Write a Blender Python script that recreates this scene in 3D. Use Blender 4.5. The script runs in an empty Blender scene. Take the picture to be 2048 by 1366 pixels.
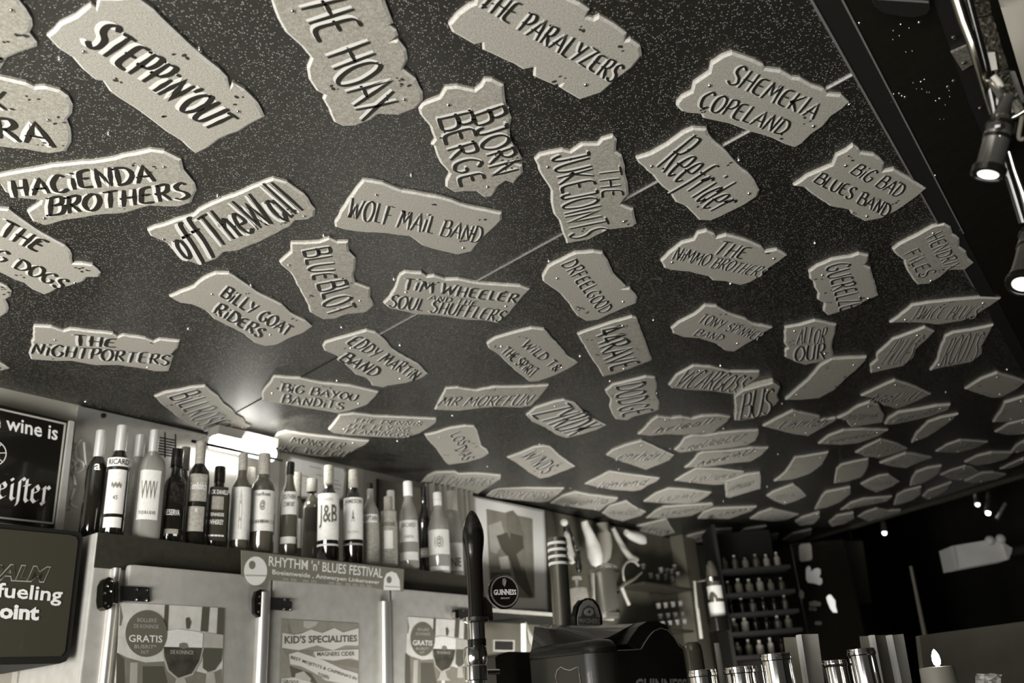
import bpy, bmesh, math, random
from mathutils import Vector, Matrix
random.seed(7)
SC = bpy.context.scene
COL = SC.collection
# ---------------------------------------------------------------- camera
CZ = 1.30                      # eye height
HC = 1.00                      # ceiling above the eye
FPX = 1750.0
PIT = math.atan(752/1750.0)
ROL = math.atan(0.075)
cf = Vector((0, math.cos(PIT), math.sin(PIT)))
r0 = Vector((1, 0, 0)); u0 = r0.cross(cf)
cr = r0*math.cos(ROL) - u0*math.sin(ROL)
cu = u0*math.cos(ROL) + r0*math.sin(ROL)
CAMP = Vector((0, 0, CZ))
cam = bpy.data.cameras.new('camera'); camo = bpy.data.objects.new('camera', cam); COL.objects.link(camo)
camo.matrix_world = Matrix(((cr.x, cu.x, -cf.x, 0), (cr.y, cu.y, -cf.y, 0), (cr.z, cu.z, -cf.z, CZ), (0, 0, 0, 1)))
cam.sensor_width = 36; cam.lens = FPX/2048*36; cam.clip_start = 0.05
cam.dof.use_dof = True; cam.dof.focus_distance = 1.75; cam.dof.aperture_fstop = 4.0
SC.camera = camo
# ---------------------------------------------------------------- light
W = bpy.data.worlds.new('room_ambient'); SC.world = W; W.use_nodes = True
W.node_tree.nodes['Background'].inputs[0].default_value = (1, .96, .88, 1)
W.node_tree.nodes['Background'].inputs[1].default_value = 0.04
SC.view_settings.view_transform = 'Standard'; SC.view_settings.look = 'None'
SC.view_settings.exposure = 0.28; SC.view_settings.gamma = 1; SC.view_settings.use_curve_mapping = False
def area(name, loc, target, sx, sy, power, col=(1, .985, .94)):
    l = bpy.data.lights.new(name, 'AREA'); l.shape = 'RECTANGLE'; l.size = sx; l.size_y = sy; l.energy = power; l.color = col
    o = bpy.data.objects.new(name, l); COL.objects.link(o); o.location = loc
    o.rotation_euler = (Vector(target)-Vector(loc)).to_track_quat('-Z', 'Y').to_euler(); return o
area('front_fill_light', (-1.6, -1.2, 0.5), (0.0, 2.6, 2.3), 2.2, 1.4, 130)  # added soft fill from behind the camera onto the plaques
area('fridge_fill_light', (-1.5, 0.55, 1.15), (-0.5, 3.3, 1.75), 1.0, 0.7, 28)  # added out of view to brighten the fridge front
area('bar_fill_light', (0.25, 2.9, 0.9), (-0.1, 4.6, 1.8), 1.1, 0.35, 15)  # unseen fill added low behind the bar for picture and taps
area('picture_fill_light', (0.8, 3.9, 0.95), (-0.15, 5.2, 1.95), 0.6, 0.3, 26)  # extra unseen light added to lift the framed picture
LP = Vector((-.88, 2.86, 2.24)); area('menu_board_fill', LP, LP+Vector((.35, .8, -.2)), .25, .05, 1.6)  # small added light aimed at the menu board
# ---------------------------------------------------------------- pixel -> world helpers (2048x1366 frame)
def ray(px, py): return cf*FPX + cr*(px-1024) - cu*(py-683)
CR = {'Z': (0, 0, 1), 'A': (0, 0, 2.926), 'B': (500, 0, 2.56), 'C': (1250, 0, 2.5627), 'D': (0, 400, 2.926), 'E': (550, 450, 2.731),
      'F': (1250, 420, 2.5627), 'G': (0, 750, 4.096), 'H': (450, 800, 4.096), 'I': (0, 1030, 4.066), 'J': (450, 1030, 4.066),
      'K': (850, 950, 3.284), 'L': (1300, 950, 2.738), 'M': (1700, 0, 2.276), 'N': (1180, 740, 4.645), 'O': (1608, 700, 4.645),
      'P': (1180, 900, 4.645), 'Q': (1608, 860, 4.645), 'S': (780, 820, 4.645)}
def px(c, p):
    a, b, s = CR[c]; return (a+p[0]/s, b+p[1]/s)
def pxs(c, ps): return [px(c, p) for p in ps]
def onz(x, y, z):
    d = ray(x, y); return CAMP + d*((z-CZ)/d.z)
class Frame:
    def __init__(s, ox, oy, ang): s.o = Vector((ox, oy, 0)); s.a = ang; s.R = Matrix.Rotation(ang, 3, 'Z')
    def P(s, x, y, Y):                       # pixel -> point on the plane local-y = Y
        c = s.R.transposed() @ (CAMP - s.o); d = s.R.transposed() @ ray(x, y)
        return c + d*((Y-c.y)/d.y)
    def Zp(s, x, y, z):
        return s.R.transposed() @ (onz(x, y, z)-s.o)
    def loc(s, w): return s.R.transposed() @ (Vector(w)-s.o)
    def w(s, v): return s.R @ Vector(v) + s.o
WF = Frame(-1.5185, 2.3838, math.radians(54.0))       # back wall: local x along it, -y towards the room
GF = Frame(0, 0, 0)
# ---------------------------------------------------------------- materials
def tint(g):
    if g < .05: k = (1, .91, .66)
    elif g < .45:
        t = (g-.05)/.4; k = (1, .91+.045*t, .66+.2*t)
    else:
        t = min(1, (g-.45)/.4); k = (1, .955+.03*t, .86+.09*t)
    return (g*k[0], g*k[1], g*k[2], 1)
MT = {}
def mat(name, g, rough=.6, metal=0, noise=0, nscale=60, bump=0, bscale=200, trans=0, ior=1.45, emit=0, spec=.5, coat=0):
    if name in MT: return MT[name]
    m = bpy.data.materials.new(name); m.use_nodes = True; MT[name] = m
    nt = m.node_tree; b = nt.nodes['Principled BSDF']
    b.inputs['Base Color'].default_value = tint(g); b.inputs['Roughness'].default_value = rough; b.inputs['Metallic'].default_value = metal
    b.inputs['IOR'].default_value = ior; b.inputs['Transmission Weight'].default_value = trans
    b.inputs['Specular IOR Level'].default_value = spec; b.inputs['Coat Weight'].default_value = coat
    if emit: b.inputs['Emission Color'].default_value = tint(.9); b.inputs['Emission Strength'].default_value = emit
    if noise or bump:
        tc = nt.nodes.new('ShaderNodeTexCoord')
    if noise:
        n = nt.nodes.new('ShaderNodeTexNoise'); n.inputs['Scale'].default_value = nscale; n.inputs['Detail'].default_value = 5
        nt.links.new(tc.outputs['Object'], n.inputs['Vector'])
        r = nt.nodes.new('ShaderNodeValToRGB'); r.color_ramp.elements[0].position = .3; r.color_ramp.elements[1].position = .7
        r.color_ramp.elements[0].color = tint(g*(1-noise)); r.color_ramp.elements[1].color = tint(min(1, g*(1+noise)))
        nt.links.new(n.outputs['Fac'], r.inputs[0]); nt.links.new(r.outputs[0], b.inputs['Base Color'])
    if bump:
        n2 = nt.nodes.new('ShaderNodeTexNoise'); n2.inputs['Scale'].default_value = bscale; n2.inputs['Detail'].default_value = 3
        nt.links.new(tc.outputs['Object'], n2.inputs['Vector'])
        bp = nt.nodes.new('ShaderNodeBump'); bp.inputs['Strength'].default_value = bump; bp.inputs['Distance'].default_value = .004
        nt.links.new(n2.outputs['Fac'], bp.inputs['Height']); nt.links.new(bp.outputs[0], b.inputs['Normal'])
    return m
M_slab = mat('plaque_board', .36, .75, 0, .16, 260, .35, 420)
M_slab2 = mat('plaque_board_worn', .32, .75, 0, .22, 180, .35, 420)
M_edge = mat('plaque_painted_edge', .55, .7, 0, .15, 200)
M_ink = mat('black_letter_paint', .018, .45)
M_inkhi = mat('white_letter_shadow_paint', .7, .6)
M_spot = mat('dark_spot_paint', .03, .6)
M_screw = mat('bright_screw_metal', .85, .18, 1)
M_steel = mat('brushed_steel', .6, .42, .4, .08, 30, .05, 300)
M_steelb = mat('bright_steel', .75, .25, .8, .05, 40)
M_chrome = mat('chrome', .8, .1, 1)
M_black = mat('black_gloss', .008, .14, 0, coat=.4)
M_blackm = mat('black_matt', .006, .7)
M_dark = mat('dark_brown_panel', .045, .5, 0, .2, 40)
M_white = mat('white_print', .82, .5)
M_cream = mat('pale_paper', .62, .6, 0, .1, 30)
M_grey = mat('mid_grey_print', .2, .6, 0, .1, 40)
M_dgrey = mat('dark_grey_print', .09, .6)
M_lgrey = mat('light_grey_print', .42, .6, 0, .08, 30)
M_wall = mat('painted_wall', .33, .8, 0, .08, 6, .1, 80)
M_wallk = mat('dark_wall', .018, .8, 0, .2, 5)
M_glass = mat('clear_glass', .9, .05, 0, trans=.85, ior=1.35)
M_gdark = mat('dark_bottle_glass', .012, .08, 0, coat=1)
M_gamber = mat('amber_spirit', .13, .1, 0, trans=.35, coat=1)
M_gpale = mat('pale_spirit', .5, .1, 0, trans=.5, ior=1.35, coat=.6)
M_foil = mat('silver_foil', .85, .3, .55, bump=.2, bscale=300)
M_lab = mat('bottle_label_white', .75, .5, 0, .06, 90)
M_labg = mat('bottle_label_grey', .35, .5, 0, .2, 120)
M_labd = mat('bottle_label_dark', .04, .4)
def ceiling_mat():
    m = bpy.data.materials.new('textured_dark_ceiling'); m.use_nodes = True; nt = m.node_tree; b = nt.nodes['Principled BSDF']
    tc = nt.nodes.new('ShaderNodeTexCoord')
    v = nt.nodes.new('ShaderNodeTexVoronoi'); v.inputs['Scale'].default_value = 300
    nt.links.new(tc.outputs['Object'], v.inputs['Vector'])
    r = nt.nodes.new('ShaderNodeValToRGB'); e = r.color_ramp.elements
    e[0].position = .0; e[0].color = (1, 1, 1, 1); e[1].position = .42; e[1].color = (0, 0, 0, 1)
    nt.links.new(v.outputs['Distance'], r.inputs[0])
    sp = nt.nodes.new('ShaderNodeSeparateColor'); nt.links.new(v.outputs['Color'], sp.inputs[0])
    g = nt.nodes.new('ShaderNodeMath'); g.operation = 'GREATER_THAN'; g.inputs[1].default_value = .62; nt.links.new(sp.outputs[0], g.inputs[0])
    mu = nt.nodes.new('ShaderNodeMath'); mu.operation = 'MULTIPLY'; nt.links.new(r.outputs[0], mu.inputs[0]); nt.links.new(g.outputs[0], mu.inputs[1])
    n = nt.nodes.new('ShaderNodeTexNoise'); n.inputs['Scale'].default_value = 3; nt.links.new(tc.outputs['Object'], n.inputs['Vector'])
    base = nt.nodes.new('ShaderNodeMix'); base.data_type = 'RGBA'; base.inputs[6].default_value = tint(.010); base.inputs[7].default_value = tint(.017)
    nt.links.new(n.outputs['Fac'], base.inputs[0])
    mx = nt.nodes.new('ShaderNodeMix'); mx.data_type = 'RGBA'; mx.inputs[7].default_value = tint(.6)  # pale flecks in the base colour imitate glints off the texture
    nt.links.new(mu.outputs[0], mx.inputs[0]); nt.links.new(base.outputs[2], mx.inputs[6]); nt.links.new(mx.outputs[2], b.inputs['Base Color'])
    bp = nt.nodes.new('ShaderNodeBump'); bp.inputs['Strength'].default_value = .35; bp.inputs['Distance'].default_value = .0015
    nt.links.new(r.outputs[0], bp.inputs['Height']); nt.links.new(bp.outputs[0], b.inputs['Normal'])
    b.inputs['Roughness'].default_value = .38; b.inputs['IOR'].default_value = 1.95
    return m
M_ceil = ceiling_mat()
M_ceil2 = mat('glossy_black_ceiling', .012, .22, 0, bump=.6, bscale=25)
# ---------------------------------------------------------------- mesh helpers
class MB:
    def __init__(s): s.v = []; s.f = []
    def add(s, vs, fs):
        n = len(s.v); s.v += [Vector(v) for v in vs]; s.f += [tuple(i+n for i in f) for f in fs]; return s
    def box(s, x0, x1, y0, y1, z0, z1, bev=0):
        if bev <= 0:
            vs = [(x, y, z) for z in (z0, z1) for y in (y0, y1) for x in (x0, x1)]
            return s.add(vs, [(0, 2, 3, 1), (4, 5, 7, 6), (0, 1, 5, 4), (2, 6, 7, 3), (0, 4, 6, 2), (1, 3, 7, 5)])
        bm = bmesh.new(); bmesh.ops.create_cube(bm, size=1)
        for v in bm.verts: v.co = Vector(((x0+x1)/2+v.co.x*(x1-x0), (y0+y1)/2+v.co.y*(y1-y0), (z0+z1)/2+v.co.z*(z1-z0)))
        bmesh.ops.bevel(bm, geom=bm.edges[:], offset=bev, segments=2, affect='EDGES', profile=.6)
        bm.verts.index_update(); s.add([v.co.copy() for v in bm.verts], [tuple(v.index for v in f.verts) for f in bm.faces]); bm.free(); return s
    def prism(s, pts, d):                    # pts: list of Vector in order (front), d: vector of extrusion
        n = len(pts); d = Vector(d); a = [Vector(p) for p in pts]; b = [p+d for p in a]
        return s.add(a+b, [tuple(range(n)), tuple(range(2*n-1, n-1, -1))]+[(i, (i+1) % n, n+(i+1) % n, n+i) for i in range(n)])
    def lathe(s, prof, c=(0, 0, 0), n=24, sx=1, sy=1, axis=None, ang=None):
        c = Vector(c); A = axis.to_track_quat('Z', 'Y').to_matrix() if axis is not None else Matrix.Identity(3)
        vs = []; full = ang is None; m = n if full else n+1
        for r, z in prof:
            for k in range(m):
                t = 2*math.pi*k/n if full else ang[0]+(ang[1]-ang[0])*k/n
                vs.append(c + A @ Vector((r*sx*math.cos(t), r*sy*math.sin(t), z)))
        fs = []
        for i in range(len(prof)-1):
            for k in range(m if full else m-1):
                k2 = (k+1) % m; fs.append((i*m+k, i*m+k2, (i+1)*m+k2, (i+1)*m+k))
        if full: fs.append(tuple(range(m-1, -1, -1))); fs.append(tuple((len(prof)-1)*m+k for k in range(m)))
        return s.add(vs, fs)
    def tube(s, pts, r, n=10, caps=True):
        pts = [Vector(p) for p in pts]; vs = []; rr = r if isinstance(r, (list, tuple)) else [r]*len(pts)
        for i, p in enumerate(pts):
            t = (pts[min(i+1, len(pts)-1)]-pts[max(i-1, 0)]).normalized()
            a = t.cross(Vector((0, 0, 1))); a = a.normalized() if a.length > .05 else Vector((1, 0, 0)); b = t.cross(a)
            vs += [p+(a*math.cos(2*math.pi*k/n)+b*math.sin(2*math.pi*k/n))*rr[i] for k in range(n)]
        fs = [(i*n+k, i*n+(k+1) % n, (i+1)*n+(k+1) % n, (i+1)*n+k) for i in range(len(pts)-1) for k in range(n)]
        if caps: fs += [tuple(range(n-1, -1, -1)), tuple((len(pts)-1)*n+k for k in range(n))]
        return s.add(vs, fs)
    def ball(s, c, r, n=8):
        pr = [(max(1e-4, r*math.sin(math.pi*i/n)), -r*math.cos(math.pi*i/n)) for i in range(n+1)]
        return s.lathe(pr, c, n*2)
def mesh_of(name, mb, m, off=Vector((0, 0, 0)), smooth=False):
    me = bpy.data.meshes.new(name); me.from_pydata([tuple(v-off) for v in mb.v], [], mb.f); me.materials.append(m)
    bm = bmesh.new(); bm.from_mesh(me); bmesh.ops.recalc_face_normals(bm, faces=bm.faces[:]); bm.to_mesh(me); bm.free()
    if smooth:
        for p in me.polygons: p.use_smooth = True
        try: me.set_sharp_from_angle(angle=math.radians(38))
        except Exception: pass
    return me
def setp(o, label=None, cat=None, group=None, kind=None):
    if label: o['label'] = label
    if cat: o['category'] = cat
    if group: o['group'] = group
    if kind: o['kind'] = kind
class Thing:
    """an Empty at the thing's base; geometry is authored in the frame's own coordinates"""
    def __init__(s, name, label, cat, frame, org, group=None, mb=None, m=None, smooth=False, kind=None):
        s.fr = frame; s.org = Vector(org)
        if mb is None: s.o = bpy.data.objects.new(name, None); s.o.empty_display_size = .02
        else: s.o = bpy.data.objects.new(name, mesh_of(name, mb, m, s.org, smooth))
        COL.objects.link(s.o); s.o.location = frame.w(s.org); s.o.rotation_euler = (0, 0, frame.a)
        setp(s.o, label, cat, group, kind)
    def part(s, name, mb, m, parent=None, smooth=False, label=None, kind=None):
        o = bpy.data.objects.new(name, mesh_of(name, mb, m, s.org, smooth)); COL.objects.link(o)
        o.parent = parent or s.o; setp(o, label, None, None, kind); return o
def struct(name, mb, m, frame=GF, smooth=False):
    o = bpy.data.objects.new(name, mesh_of(name, mb, m, Vector((0, 0, 0)), smooth)); COL.objects.link(o)
    o.location = frame.o; o.rotation_euler = (0, 0, frame.a); o['kind'] = 'structure'; return o
# ---------------------------------------------------------------- brush lettering
def sm(pts, n=5):                             # smooth a stroke
    if len(pts) < 3: return pts
    P = [pts[0]]+list(pts)+[pts[-1]]; out = []
    for i in range(1, len(P)-2):
        a, b, c, d = P[i-1], P[i], P[i+1], P[i+2]
        for k in range(n):
            t = k/n
            out.append(tuple(.5*((2*b[j])+(-a[j]+c[j])*t+(2*a[j]-5*b[j]+4*c[j]-d[j])*t*t+(-a[j]+3*b[j]-3*c[j]+d[j])*t**3) for j in (0, 1)))
    out.append(P[-2]); return out
GL = {
 'A': (.72, ['0,0 .4,1 .72,0', '.14,.36 .6,.36']), 'B': (.62, ['.05,0 .1,1', '~.02,.96 .5,.98 .52,.62 .12,.54', '~.12,.54 .62,.5 .58,.06 .02,.02']),
 'C': (.62, ['~.6,.85 .35,1 .05,.6 .12,.12 .38,0 .62,.16']), 'D': (.66, ['.06,0 .1,1', '~.0,.98 .45,.9 .66,.5 .45,.1 .02,.02']),
 'E': (.56, ['~.5,.98 .12,.9 .06,.5 .1,.08 .56,.04', '.1,.52 .45,.54']), 'F': (.54, ['.08,0 .1,.98 .54,.97', '.1,.52 .44,.54']),
 'G': (.66, ['~.6,.86 .35,1 .05,.6 .12,.12 .42,0 .62,.2 .62,.42', '.4,.42 .66,.43']), 'H': (.66, ['.06,0 .1,1', '.6,1 .58,0', '.08,.5 .6,.52']),
 'I': (.2, ['.1,0 .12,1']), 'i': (.2, ['.1,0 .12,.68', '.12,.9 .14,.98']), 'J': (.5, ['~.44,1 .42,.3 .3,.02 .1,.04 .02,.24', '.2,1 .5,1']),
 'K': (.62, ['.08,0 .1,1', '.58,.98 .12,.46 .62,0']), 'L': (.5, ['.08,1 .08,.04 .5,.02']), 'M': (.84, ['0,0 .14,1 .4,.3 .68,1 .84,0']),
 'N': (.68, ['.04,0 .1,1 .58,.02 .64,1']), 'O': (.68, ['~.36,1 .08,.8 .02,.4 .2,.03 .5,.04 .68,.45 .58,.86 .32,1']),
 'P': (.56, ['.1,0 .1,1', '~.02,.94 .45,1 .56,.74 .4,.48 .1,.44']), 'Q': (.7, ['~.36,1 .06,.8 .02,.4 .2,.03 .5,.04 .68,.45 .58,.86 .32,1', '.4,.3 .7,-.08']),
 'R': (.62, ['.1,0 .1,1', '~.02,.94 .45,1 .54,.76 .4,.54 .1,.48', '.24,.5 .64,0']), 'S': (.56, ['~.54,.86 .34,1 .1,.84 .14,.6 .46,.42 .52,.16 .28,0 .0,.12']),
 'T': (.62, ['.0,.97 .62,1', '.32,.98 .28,0']), 'U': (.64, ['~.06,1 .05,.3 .22,.0 .5,.06 .6,.4 .62,1']), 'V': (.62, ['0,1 .28,0 .62,1']),
 'W': (.9, ['0,1 .18,0 .44,.8 .62,0 .9,1']), 'X': (.66, ['.02,1 .64,0', '.6,1 .0,0']), 'Y': (.62, ['.02,1 .3,.5', '.62,1 .22,0']),
 'Z': (.62, ['.04,.98 .6,.96 .02,.04 .62,.02']), ' ': (.3, []), "'": (.18, ['.12,1.05 .06,.78']), '.': (.15, ['.05,.0 .08,.06']),
 '4': (.6, ['.4,0 .42,1 .02,.3 .6,.32']), '&': (.6, ['~.6,0 .12,.75 .3,1 .42,.78 .05,.3 .25,0 .6,.4']),
 'e': (.46, ['~.04,.34 .42,.38 .36,.66 .14,.62 .04,.3 .2,.0 .46,.12']), 'f': (.4, ['~.42,.98 .2,.9 .18,.3 .06,-.3', '.02,.6 .38,.62']),
 'r': (.4, ['.08,0 .1,.66', '~.1,.42 .24,.66 .42,.6']), 'd': (.5, ['~.42,.5 .2,.66 .04,.3 .2,.0 .42,.2', '.46,1 .44,0']), 'h': (.48, ['.06,0 .1,1', '~.08,.4 .3,.66 .42,.4 .42,0']),
 'a': (.48, ['~.42,.52 .2,.66 .04,.3 .2,.0 .4,.22', '.44,.64 .46,0']), 'l': (.18, ['.1,0 .1,1']), 'o': (.46, ['~.24,.64 .04,.4 .16,.02 .4,.14 .4,.5 .2,.64']),
 's': (.4, ['~.38,.56 .2,.66 .06,.5 .34,.24 .24,.0 .0,.08']), 'n': (.46, ['.06,0 .08,.64', '~.08,.4 .28,.66 .4,.4 .4,0']), 't': (.34, ['~.16,.95 .14,.1 .34,.04', '0,.66 .32,.68']),
 'k': (.46, ['.06,0 .08,1', '.42,.62 .1,.3 .46,0'])}
def strokes(text, wob=.03, seed=0):
    rnd = random.Random(seed+len(text)); x = 0; out = []
    for ch in text:
        w, ss = GL.get(ch, GL.get(ch.upper(), (.3, []))); dy = rnd.uniform(-wob, wob)*1.4; k = 1+rnd.uniform(-.06, .06)
        for st in ss:
            smooth = st[0] == '~'; pts = [tuple(map(float, q.split(','))) for q in st.strip('~').split()]
            pts = [(p[0]+rnd.uniform(-wob, wob), p[1]*k+dy) for p in pts]
            if smooth: pts = sm(pts)
            else:                             # densify straight runs so they map smoothly
                q = [pts[0]]
                for a, b in zip(pts, pts[1:]): q += [((a[0]+b[0])/2+rnd.uniform(-.012, .012), (a[1]+b[1])/2), b]
                pts = q
            out.append([(x+p[0], p[1]) for p in pts])
        x += w+.16
    return out, max(.01, x-.16)
def bil(q, u, v):                             # q = TL,TR,BR,BL points ; u along, v up
    top = q[0]*(1-u)+q[1]*u; bot = q[3]*(1-u)+q[2]*u; return bot*(1-v)+top*v
def ribbon(mb, pts, w, nrm, nib=.35, taper=True):
    n = len(pts); vs = []
    for i, p in enumerate(pts):
        t = pts[min(i+1, n-1)]-pts[max(i-1, 0)]
        if t.length < 1e-9: t = Vector((1, 0, 0))
        s = nrm.cross(t).normalized(); e = 1.0
        if taper: e = .62 if i in (0, n-1) else 1.0
        k = w*.5*e*(1-nib+2*nib*abs(s.x*.8+s.y*.6))
        vs += [p+s*k, p-s*k]
    mb.add(vs, [(2*i, 2*i+1, 2*i+3, 2*i+2) for i in range(n-1)])
def letter(text, quad, nrm, wf=.13, shift=None, seed=0, grow=1.0):
    st, L = strokes(text, seed=seed); mb = MB(); h = ((quad[0]-quad[3]).length+(quad[1]-quad[2]).length)/2
    lw = ((quad[1]-quad[0]).length)/L; w = wf*.75*min(h, lw*1.25)*grow
    ud = (quad[1]-quad[0]).normalized(); sh = Vector((0, 0, 0)) if shift is None else ud*(-w*shift)-(quad[0]-quad[3]).normalized()*(w*.25)
    for s in st: ribbon(mb, [bil(quad, p[0]/L, p[1])+sh for p in s], w, nrm)
    return mb
# ================================================================ ceiling and the plaques screwed to it
ZC = CZ+HC
def cpt(x, y, z=ZC): return onz(x, y, z)
def plate(name, pts, z0, z1, m):              # polygon of px points -> slab between z0 and z1
    b = MB(); P = [cpt(*p, z=ZC) for p in pts]; b.prism([Vector((p.x, p.y, z0)) for p in P], (0, 0, z1-z0)); return struct(name, b, m)
# world points of the ceiling outline
duv = WF.R @ Vector((1, 0, 0)); nrv = WF.R @ Vector((0, -1, 0))
def wv(X, off, z): return WF.w((X, -off, z))
S1 = cpt(1627, 0); S2 = cpt(1875, 441); sd = (S2-S1).normalized()          # batten direction
J1 = cpt(1707, 148); J2 = cpt(472, 825)                                    # panel joint
farR1 = cpt(1600, 1082); farR2 = cpt(2048, 947); farC = cpt(1478, 1106)
wallL = wv(-1.6, 0, ZC); wallR = cpt(1300, 1070)
nearL = wallL+nrv*5.0
sA = S1-sd*1.6; sB = S1+sd*4.3
def V2(p, z): return Vector((p.x, p.y, z))
e1, e2 = farR1, farR2; ed = (e2-e1).normalized()
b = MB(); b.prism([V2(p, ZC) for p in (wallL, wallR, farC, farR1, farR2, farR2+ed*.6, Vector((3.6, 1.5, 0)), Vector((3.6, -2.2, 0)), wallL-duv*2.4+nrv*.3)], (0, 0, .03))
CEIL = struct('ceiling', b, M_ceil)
side = Vector((sd.y, -sd.x, 0))                                            # to the right of the batten
b = MB(); b.prism([V2(sA+side*.035, ZC-.0015), V2(S1+sd*3.0+side*.035, ZC-.0015), V2(S1+sd*1.5+side*1.4, ZC-.0015), V2(sA+side*1.4, ZC-.0015)], (0, 0, .0012))
o = struct('ceiling_gloss_panel', b, M_ceil2); o['label'] = 'glossy black ceiling panel to the right of the batten'
b = MB(); b.prism([V2(sA, ZC-.003), V2(S1+sd*3.0, ZC-.003), V2(S1+sd*3.0+side*.035, ZC-.003), V2(sA+side*.035, ZC-.003)], (0, 0, .005)); struct('trim_1', b, M_blackm)
b = MB(); b.prism([V2(sA-side*.004, ZC-.005), V2(S1+sd*1.35-side*.004, ZC-.005), V2(S1+sd*1.35, ZC-.005), V2(sA, ZC-.005)], (0, 0, .006))  # steel strip stands in for the highlight along the panel edge
b.prism([V2(sA+side*.035, ZC-.004), V2(S1+sd*1.0+side*.035, ZC-.004), V2(S1+sd*1.0+side*.038, ZC-.004), V2(sA+side*.038, ZC-.004)], (0, 0, .006)); struct('trim_2', b, M_steelb)
jd = (J2-J1).normalized(); jn = Vector((-jd.y, jd.x, 0))
b = MB(); b.prism([V2(J1+jn*.0015, ZC-.003), V2(J1+jd*1.55+jn*.0012, ZC-.003), V2(J1+jd*1.55-jn*.0012, ZC-.003), V2(J1-jn*.0015, ZC-.003)], (0, 0, .004)); struct('trim_3', b, M_steelb)  # joint's highlight built as a bright strip, black where it fades
b = MB(); b.prism([V2(J1+jd*1.55+jn*.001, ZC-.002), V2(J2+jn*.001, ZC-.002), V2(J2-jn*.001, ZC-.002), V2(J1+jd*1.55-jn*.001, ZC-.002)], (0, 0, .003)); struct('trim_4', b, M_blackm)
# pale bead along the far edge of the ceiling and its fascia
en = Vector((-ed.y, ed.x, 0))
b = MB(); b.prism([V2(e1, ZC-.02), V2(e2, ZC-.02), V2(e2+en*.03, ZC-.02), V2(e1+en*.03, ZC-.02)], (0, 0, .05)); struct('trim_5', b, M_dark)
# room shell beyond
b = MB(); b.box(-1.6, 2.75, 0, .1, 0, ZC); struct('wall_back', b, M_wall, WF)
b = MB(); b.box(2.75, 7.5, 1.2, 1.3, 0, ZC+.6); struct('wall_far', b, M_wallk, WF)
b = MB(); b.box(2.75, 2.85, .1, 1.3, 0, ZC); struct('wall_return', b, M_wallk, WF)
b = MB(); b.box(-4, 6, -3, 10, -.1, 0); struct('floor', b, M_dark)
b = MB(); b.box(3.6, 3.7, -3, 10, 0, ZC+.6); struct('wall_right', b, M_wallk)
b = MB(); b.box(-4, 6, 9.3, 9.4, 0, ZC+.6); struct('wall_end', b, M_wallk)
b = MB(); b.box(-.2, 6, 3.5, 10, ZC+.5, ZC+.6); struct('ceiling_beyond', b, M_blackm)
for q in [(218, 268), (400, 99), (377, 657), (436, 392), (648, 471), (788, 558), (800, 690), (674, 761), (905, 831), (1079, 888), (1098, 522),
          (1160, 712), (1220, 762), (1313, 786), (1478, 320), (1630, 486), (1307, 640), (1461, 567), (1441, 731), (1564, 807), (1447, 857), (1340, 897),
          (1556, 908), (1963, 654), (2014, 739), (1921, 458), (1892, 784), (1447, 1002), (1534, 972), (1238, 939), (823, 350), (795, 882), (975, 932),
          (1141, 976), (171, 803), (462, 878), (707, 900), (502, 570), (1000, 200), (120, 118), (1017, 215), (1698, 208), (1870, 350), (683, 654), (338, 320)]:
    p = cpt(*q); b = MB(); b.lathe([(.0045, 0), (.0045, -.0015), (.003, -.0035), (.001, -.004)], p, 10)
    s = bpy.data.objects.new('screw', mesh_of('screw', b, M_screw, p, True)); COL.objects.link(s); s.parent = CEIL; s.location = p
TH = .0075
NR = Vector((0, 0, -1))
def smooth_outline(P, rnd):
    out = []; n = len(P)
    for i in range(n):
        a, b_ = P[i], P[(i+1) % n]; L = (b_-a).length; k = max(1, min(8, int(L/.018)))
        for j in range(k):
            q = a.lerp(b_, j/k); am = .0 if j == 0 else .0016
            out.append(q+Vector((rnd.uniform(-am, am), rnd.uniform(-am, am), 0)))
    return out
PLQ = []
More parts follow.
